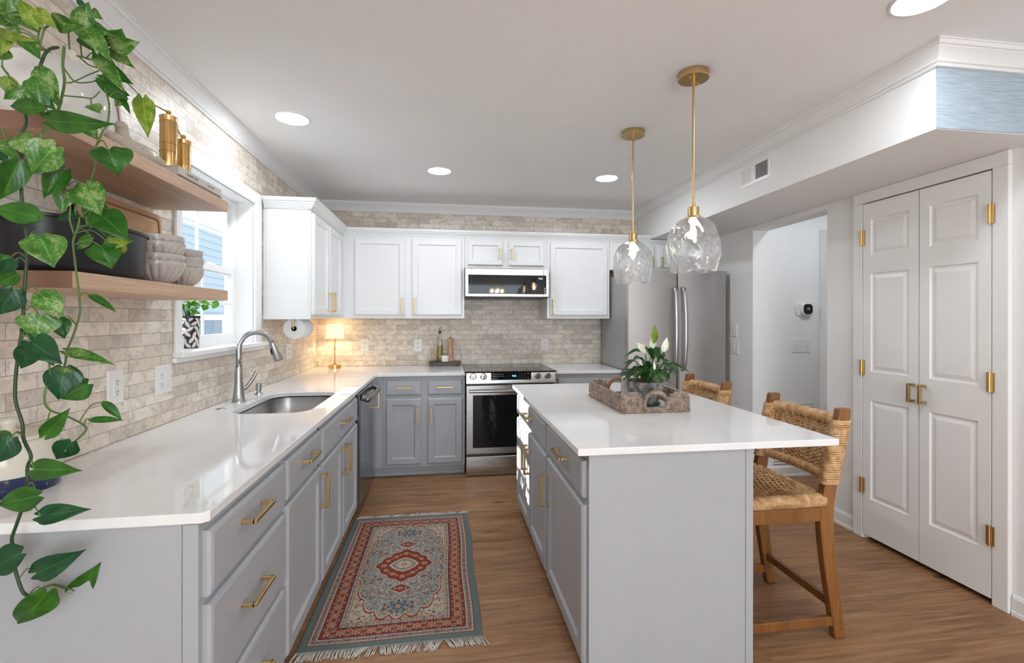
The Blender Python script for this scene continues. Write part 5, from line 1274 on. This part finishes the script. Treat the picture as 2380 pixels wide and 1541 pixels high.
# peace lily
pl = thing('potted_peace_lily', 'peace lily with white flowers in a weathered grey clay pot on tray', 'plant', (2.197,-2.315,ZT+.022)); LXc,LYc = 2.197,-2.315; zb = ZT+.0155
MB().lathe([(0,0),(.058,0),(.064,.006),(.080,.045),(.090,.085),(.0945,.112),(.0945,.117),(.0885,.117),(.084,.095),(0,.093)], (LXc,LYc,zb), 44).build('pot', M['clay'], pl, smooth=True, auto=45)
MB().lathe([(.0945,.1165),(.0935,.1185),(.0895,.1185),(.0885,.1165)], (LXc,LYc,zb), 44, True).build('pot_rim', M['terracotta'], pl, smooth=True)
MB().lathe([(0,.106),(.0875,.100),(.087,.094),(0,.094)], (LXc,LYc,zb), 30).build('soil', M['soil'], pl, smooth=True)
R2 = random.Random(11); stems = MB(); zs0 = zb+.100
def arched(p0, d, L, rise, droop):
    h = Vector((math.cos(d),math.sin(d),0))
    return lambda v: p0+h*(L*v)+Vector((0,0,rise*L*math.sin(min(1,v*1.15)*PI*.62)-droop*L*v*v*v))
Wl = 2.43
def toward(px,py,w): return at(px,py,w)
lil = [ # base px,py -> tip px,py, depth at tip, width, kind
 (1490,850,1449,846,2.36,.018),(1500,820,1452,830,2.45,.024),(1480,840,1450,862,2.3,.022),(1500,838,1462,850,2.5,.020),(1490,860,1449,886,2.25,.028),(1485,862,1458,884,2.35,.03),
 (1500,860,1476,884,2.2,.04),(1492,866,1462,872,2.4,.03),(1520,865,1507,893,2.25,.044),(1535,864,1508,880,2.2,.04),(1505,860,1488,880,2.5,.04),(1540,870,1556,884,2.5,.04),(1545,862,1559,868,2.5,.04),
 (1532,850,1604,866,2.2,.020),(1538,845,1578,880,2.4,.022),(1540,848,1566,852,2.6,.028),(1530,845,1546,830,2.3,.036),(1520,832,1546,842,2.3,.034),(1515,830,1503,812,2.5,.040),(1524,828,1530,808,2.45,.036),
 (1518,838,1500,812,2.2,.038),(1530,838,1524,815,2.55,.034),(1525,870,1520,846,2.5,.034),(1512,862,1492,846,2.2,.030),(1530,862,1560,856,2.25,.026),(1500,850,1470,838,2.25,.026),(1545,872,1551,888,2.3,.036),(1495,872,1472,878,2.2,.034)]
for i_ in range(22):
    a_ = R2.uniform(0, 2*PI); rr_ = R2.uniform(.05,.105); hz_ = R2.uniform(.0,.075)
    lil.append((a_, rr_, hz_, None, None, R2.uniform(.022,.036)))
cen = Vector((LXc,LYc,zs0))
for i,(bx_,by_,tx_,ty_,wd,wi) in enumerate(lil):
    if wd is None:
        dv_ = Vector((math.cos(bx_),math.sin(bx_),0)); bs = cen+dv_*by_*.55+Vector((0,0,tx_+.035)); tp = cen+dv_*(by_+.045)+Vector((0,0,tx_+.005))
    else: tp = at(tx_,ty_,wd); bs = at(bx_,by_, 2.42+(wd-2.42)*.35); mid = (bs+tp)/2+Vector((0,0,.020+.012*R2.random()))
    root_ = cen+Vector((R2.uniform(-.03,.03),R2.uniform(-.03,.03),0))
    stems.tube(spline([root_, (root_+bs)/2+Vector((0,0,.018)), bs],5), .0019, 6)
    pts = spline([bs, mid, tp], 8)
    def arch(v, pts=pts):
        k = v*(len(pts)-1); a = int(min(k,len(pts)-2)); return pts[a].lerp(pts[a+1], k-a)
    vw = (CAM-bs).normalized()
    leaf_obj('leaf', M['lily'], pl, bs, tp, wi, vw*.7+Vector((0,0,1))*.8, 'lance', .25, .1, 6, 12, arch)
# the broad leaf hanging over the rim
leaf_obj('leaf', M['lily'], pl, at(1521,866,2.26), at(1534,888,2.22), .062, (-.1,-1,.25), 'oval', .15, .1)
leaf_obj('leaf', M['leaf2'], pl, at(1521,800,2.40), at(1522,754,2.36), .034, (-.2,-1,.1), 'lance', .25, .05)
for (bx_,by_,tx_,ty_,wd,wi) in ((1500,822,1481,795,2.34,.036),(1517,812,1515,783,2.42,.034),(1540,822,1551,783,2.36,.034),(1493,850,1485,835,2.26,.014),(1521,862,1521,841,2.26,.013)):
    bs = at(bx_,by_,wd); stems.tube(spline([cen+Vector((R2.uniform(-.02,.02),R2.uniform(-.02,.02),0)), (cen+bs)/2+Vector((0,0,.012)), bs],6), .0018, 6)
    leaf_obj('spathe', M['spathe'], pl, bs, at(tx_,ty_,wd), wi, (CAM-bs).normalized()+Vector((.3,0,.2)), 'lance', .45, .10)
    if wi > .02: MB().tube([bs, bs.lerp(at(tx_,ty_,wd),.45)+(CAM-bs).normalized()*.006], .0035, 8).build('spadix', M['spathe'], pl, smooth=True)
stems.build('stems', M['stem'], pl, smooth=True)

# window plant
wp = thing('window_plant', 'leafy green plant in black and white leaf-patterned pot on the sill', 'plant', (-.08,-2.04,1.165)); _w = at(439,809,2.395); wx,wy = _w.x,_w.y
MB().lathe([(0,0),(.043,0),(.044,.002),(.045,.11),(.050,.158),(.0505,.162),(.047,.162),(.042,.15),(0,.148)], (wx,wy,1.1645), 40).build('pot', NT('pot_black').set((.025,.025,.035),.25), wp, smooth=True, auto=45)
m = MB(); lv_ = MB(); wht = NT('pot_leaf_white').set((.62,.58,.52),.4)
def on_pot(th, z, off=.0006): r = .044+.001*z/.11 if z < .11 else .045+.005*(z-.11)/.048; return Vector((wx+(r+off)*math.cos(th), wy+(r+off)*math.sin(th), 1.1645+z))
R3 = random.Random(4)
for row in range(6):
    for k in range(10):
        th = 2*PI*(k+.5*(row%2))/10+R3.uniform(-.08,.08); z0 = .016+row*.0265+R3.uniform(-.003,.003); ang = (1 if (k+row)%2 else -1)*R3.uniform(.3,1.1); Lh = .0195; Wh = .0085
        ca,sa = math.cos(ang),math.sin(ang); ring = []
        for q in range(14):
            a = 2*PI*q/14; lx_ = Lh*math.cos(a)*(1); wy_ = Wh*math.sin(a)*(1-.35*abs(math.cos(a))); ring.append((lx_*sa+wy_*ca, lx_*ca-wy_*sa))
        vs_ = [on_pot(th+dx/.045, min(.150,max(.004,z0+dz))) for dx,dz in ring]; c0 = on_pot(th, z0, .0012)
        m.add([c0]+vs_, [(0,1+q,1+(q+1)%14) for q in range(14)])
m.build('leaf_pattern', wht, wp, smooth=True)
hs = MB(); top = Vector((wx,wy,1.325))
for i in range(26):
    a = R3.uniform(0,2*PI); r = R3.uniform(.01,.065); h = R3.uniform(.005,.085); p = top+Vector((r*math.cos(a),r*math.sin(a),h)); 
    hs.tube([top+Vector((r*.3*math.cos(a),r*.3*math.sin(a),-.012)),(top+p)/2+Vector((0,0,.01)),p], .0016, 5)
    d = Vector((math.cos(a+.5),math.sin(a+.5),R3.uniform(-.4,.7))).normalized(); leaf_obj('leaf', M['herb'], wp, p, p+d*R3.uniform(.035,.05), R3.uniform(.024,.032), (CAM-p).normalized()+Vector((0,0,.5)), 'oval', .2, .15, 4, 6)
for (bx_,by_,tx_,ty_) in ((480,708,472,722),(505,700,494,718),(442,664,447,648),(437,672,446,662)):
    p = at(bx_,by_,2.46); hs.tube(spline([top,(top+p)/2+Vector((0,0,.02)),p],5), .0015, 5); leaf_obj('leaf', M['herb'], wp, p, at(tx_,ty_,2.46), .034, (CAM-p).normalized(), 'oval', .2, .1, 4, 6)
hs.build('stems', M['stem'], wp, smooth=True)

# ------------------------------------------------------------------ trailing pothos on the upper shelf
pc = at(132,180,1.285); PX,PY = .137,-3.190
po_ = thing('potted_pothos', 'trailing variegated pothos in a white pot spilling off the upper shelf', 'plant', (PX,PY,1.801))
MB().lathe([(0,0),(.080,0),(.088,.006),(.112,.06),(.118,.12),(.112,.165),(.104,.180),(.1045,.184),(.099,.184),(.104,.16),(.10,.150),(0,.150)], (PX,PY,1.8012), 48).build('pot', M['white_ceramic'], po_, smooth=True, auto=45)
MB().lathe([(0,.158),(.102,.155),(.10,.15),(0,.15)], (PX,PY,1.8012), 30).build('soil', M['soil'], po_, smooth=True)
def dep(px,py):
    a = 1.0 + max(0,min(1,(px-110)/110))*.14
    if py < 300: a += .07*max(0,min(1,(300-py)/120))
    if px > 280: a += .05
    return a
def vp(l): return spline([at(x,y,dep(x,y)+.012) for x,y in l], 5)
vines = [
 ([(134,110),(120,112),(105,125),(92,155),(62,205),(58,250),(62,285),(52,308),(50,340),(51,362),(49,400),(50,450),(57,510),(61,540),(62,600),(60,630),(56,690),(53,750),(47,795),(38,860),(35,910),(38,940),(52,985),(55,1020),(72,1060),(64,1085),(63,1130),(50,1185),(40,1215),(28,1250),(30,1270),(32,1310),(50,1370),(65,1385)], .0042, 'stemdark'),
 ([(149,110),(146,150),(150,190),(144,225),(138,248),(124,285),(98,310),(96,335)], .0040, 'stem'),
 ([(180,130),(215,140),(238,163),(243,200),(254,245),(250,285),(237,310),(218,355),(220,385),(205,430),(190,450),(180,458),(175,490),(184,510),(180,530),(170,560),(172,590),(178,640),(185,690),(185,730),(172,775),(158,810),(150,850),(135,875),(108,900),(104,935),(120,955),(150,965),(190,985),(200,1000),(170,1030),(150,1050)], .0030, 'stem'),
 ([(118,392),(137,415),(150,445),(163,480),(162,510),(172,545)], .0026, 'stem'),
 ([(5,155),(28,185),(60,212),(62,215)], .003, 'stem'), ([(5,300),(20,330),(45,355),(50,372)], .003, 'stem'),
 ([(95,60),(88,90),(95,115),(134,112)], .0028, 'stem'),([(131,52),(105,65),(98,85),(92,105)], .003, 'stem'),([(188,64),(186,90),(190,130)], .0025, 'stem'),([(158,60),(160,90),(162,115)], .0025, 'stem'),
 ([(185,132),(205,150),(228,158)], .0025, 'stem'),([(150,160),(175,190),(215,190),(235,180)], .0022, 'stem'),([(150,188),(165,192),(210,172),(240,160)], .0022,'stem'),([(145,222),(190,226),(215,228),(232,212)], .0022,'stem')]
vpts = []
vm = {'stem': MB(), 'stemdark': MB()}
for l,r,k in vines:
    P_ = vp(l); vm[k].tube(P_, r*.75, 8); vpts += P_
    for p in P_[::9]: vm[k].ell(p, (r*.95,r*.95,r*.7), 6, 4)
# base px,py, tip px,py, width px, material, fold, depth offset
LV = [
(108,1378,36,1459,72,0,.2,0),(176,1381,229,1314,48,0,.25,0),(177,1375,148,1371,13,2,.3,-.01),(86,1331,192,1282,54,3,.2,0),(48,1287,-34,1332,66,3,.2,-.01),
(95,1199,206,1183,44,3,.2,0),(87,1153,-14,1174,56,0,.2,-.02),(80,1091,182,1093,48,0,.2,0),(165,1028,128,1069,50,3,.2,.0),(107,1011,160,951,38,0,.2,-.01),(25,1020,-14,1080,62,3,.2,-.02),(21,1022,-24,1010,34,0,.2,.01),
(209,976,285,975,16,0,.1,0),(239,935,283,974,20,0,.5,0),(148,858,137,930,68,3,.2,-.01),(203,893,138,928,56,0,.2,.01),
(70,794,142,843,62,3,.15,-.02),(76,804,45,860,46,3,.3,-.02),(157,817,263,843,28,1,.1,0),(93,735,84,786,76,1,.15,-.01),(137,742,150,788,38,0,.2,.02),(62,758,76,792,26,3,.2,.02),(95,685,148,735,54,1,.15,0),(209,687,269,722,18,0,.5,0),
(32,676,-8,734,62,3,.2,-.01),(37,638,-10,664,36,0,.2,0),(33,607,-6,637,28,3,.2,-.01),(23,600,-8,622,34,0,.2,.01),(109,830,127,851,12,0,.2,0),(128,857,169,864,14,1,.2,0),
(94,553,126,618,80,1,.12,-.02),(235,573,260,623,66,0,.15,-.02),(234,500,299,556,66,0,.2,-.02),(198,432,235,502,68,1,.2,-.03),(225,470,203,525,48,1,.2,.0),(245,490,202,533,28,1,.3,-.005),
(85,505,-27,478,52,0,.15,-.02),(150,397,98,460,46,0,.5,-.01),(130,343,66,405,78,1,.2,-.03),(50,318,72,364,50,1,.2,0),(42,378,2,465,52,0,.5,-.01),(10,330,38,373,30,1,.3,0),(-4,358,19,378,22,3,.2,.01),
(252,350,276,405,80,0,.35,-.02),(155,443,140,494,38,1,.3,.01),(178,497,125,513,22,3,.2,.01),(211,552,175,581,24,1,.2,0),(253,565,309,560,26,2,.5,0),(290,568,286,591,12,2,.3,0),(250,552,268,560,14,1,.3,.01),
(118,280,258,290,50,0,.15,-.05),(200,288,226,323,36,1,.2,.02),(212,246,233,262,34,1,.2,.03),(95,251,14,244,36,0,.3,-.02),(52,207,6,231,30,1,.3,-.01),(86,193,97,269,52,1,.4,-.03),(97,166,137,248,42,1,.4,-.01),(100,225,128,255,30,0,.4,.01),
(292,222,266,248,20,1,.3,.0),(290,222,214,183,34,0,.4,-.02),(250,160,307,194,32,0,.3,.02),(230,130,290,214,36,1,.4,-.01),(232,182,290,212,22,0,.3,.01),(264,118,310,156,30,1,.3,.03),(262,108,322,98,44,1,.25,.0),(262,106,283,68,56,0,.25,.01),
(188,62,257,137,50,1,.2,-.03),(193,57,262,80,34,1,.25,0),(131,52,190,60,40,1,.3,0),(186,60,207,4,42,1,.45,-.03),(215,30,236,42,24,1,.3,.01),(195,86,219,119,34,0,.3,0),(88,60,40,-8,36,2,.3,0),(88,28,134,68,30,2,.4,.0),(17,32,20,-30,44,1,.3,0),
(24,32,85,70,42,1,.3,.02),(0,75,84,96,24,2,.4,-.01),(56,94,95,137,36,1,.3,-.01),(20,183,20,222,36,2,.2,.02),(183,0,193,19,14,3,.3,0),(332,231,344,317,42,2,.2,.02),(284,230,302,263,12,0,.3,.0),(5,110,-8,140,40,1,.3,0),(10,60,30,40,50,1,.3,.03),(14,90,2,130,26,2,.3,.0)]
R4 = random.Random(2)
for (bx_,by_,tx_,ty_,wp_,mt,fo,dz) in LV:
    w0 = dep(bx_,by_)+dz; w1 = w0+R4.uniform(-.018,.010)
    if bx_ > 320: w0 = 1.32; w1 = 1.30
    b3 = at(bx_,by_,w0); t3 = at(tx_,ty_,w1); vw = (CAM-b3).normalized()
    nrm = vw+_r*R4.uniform(-.35,.35)+_u*R4.uniform(-.15,.4)
    leaf_obj('leaf', M['leaf%d'%mt], po_, b3, t3, wp_*1.04*w0/F_PX, nrm, 'heart' if wp_ > 20 else 'oval', fo, .10)
    near = min(vpts, key=lambda p: (p-b3).length); dd_ = (near-b3).length
    if dd_ > .004: 
        md = (near+b3)/2+Vector((0,0,.006+dd_*.18)); vm['stem'].tube(spline([near, md, b3],4), .0014, 6)
vm['stem'].build('vine', M['stem'], po_, smooth=True); vm['stemdark'].build('vine', M['stemdark'], po_, smooth=True)
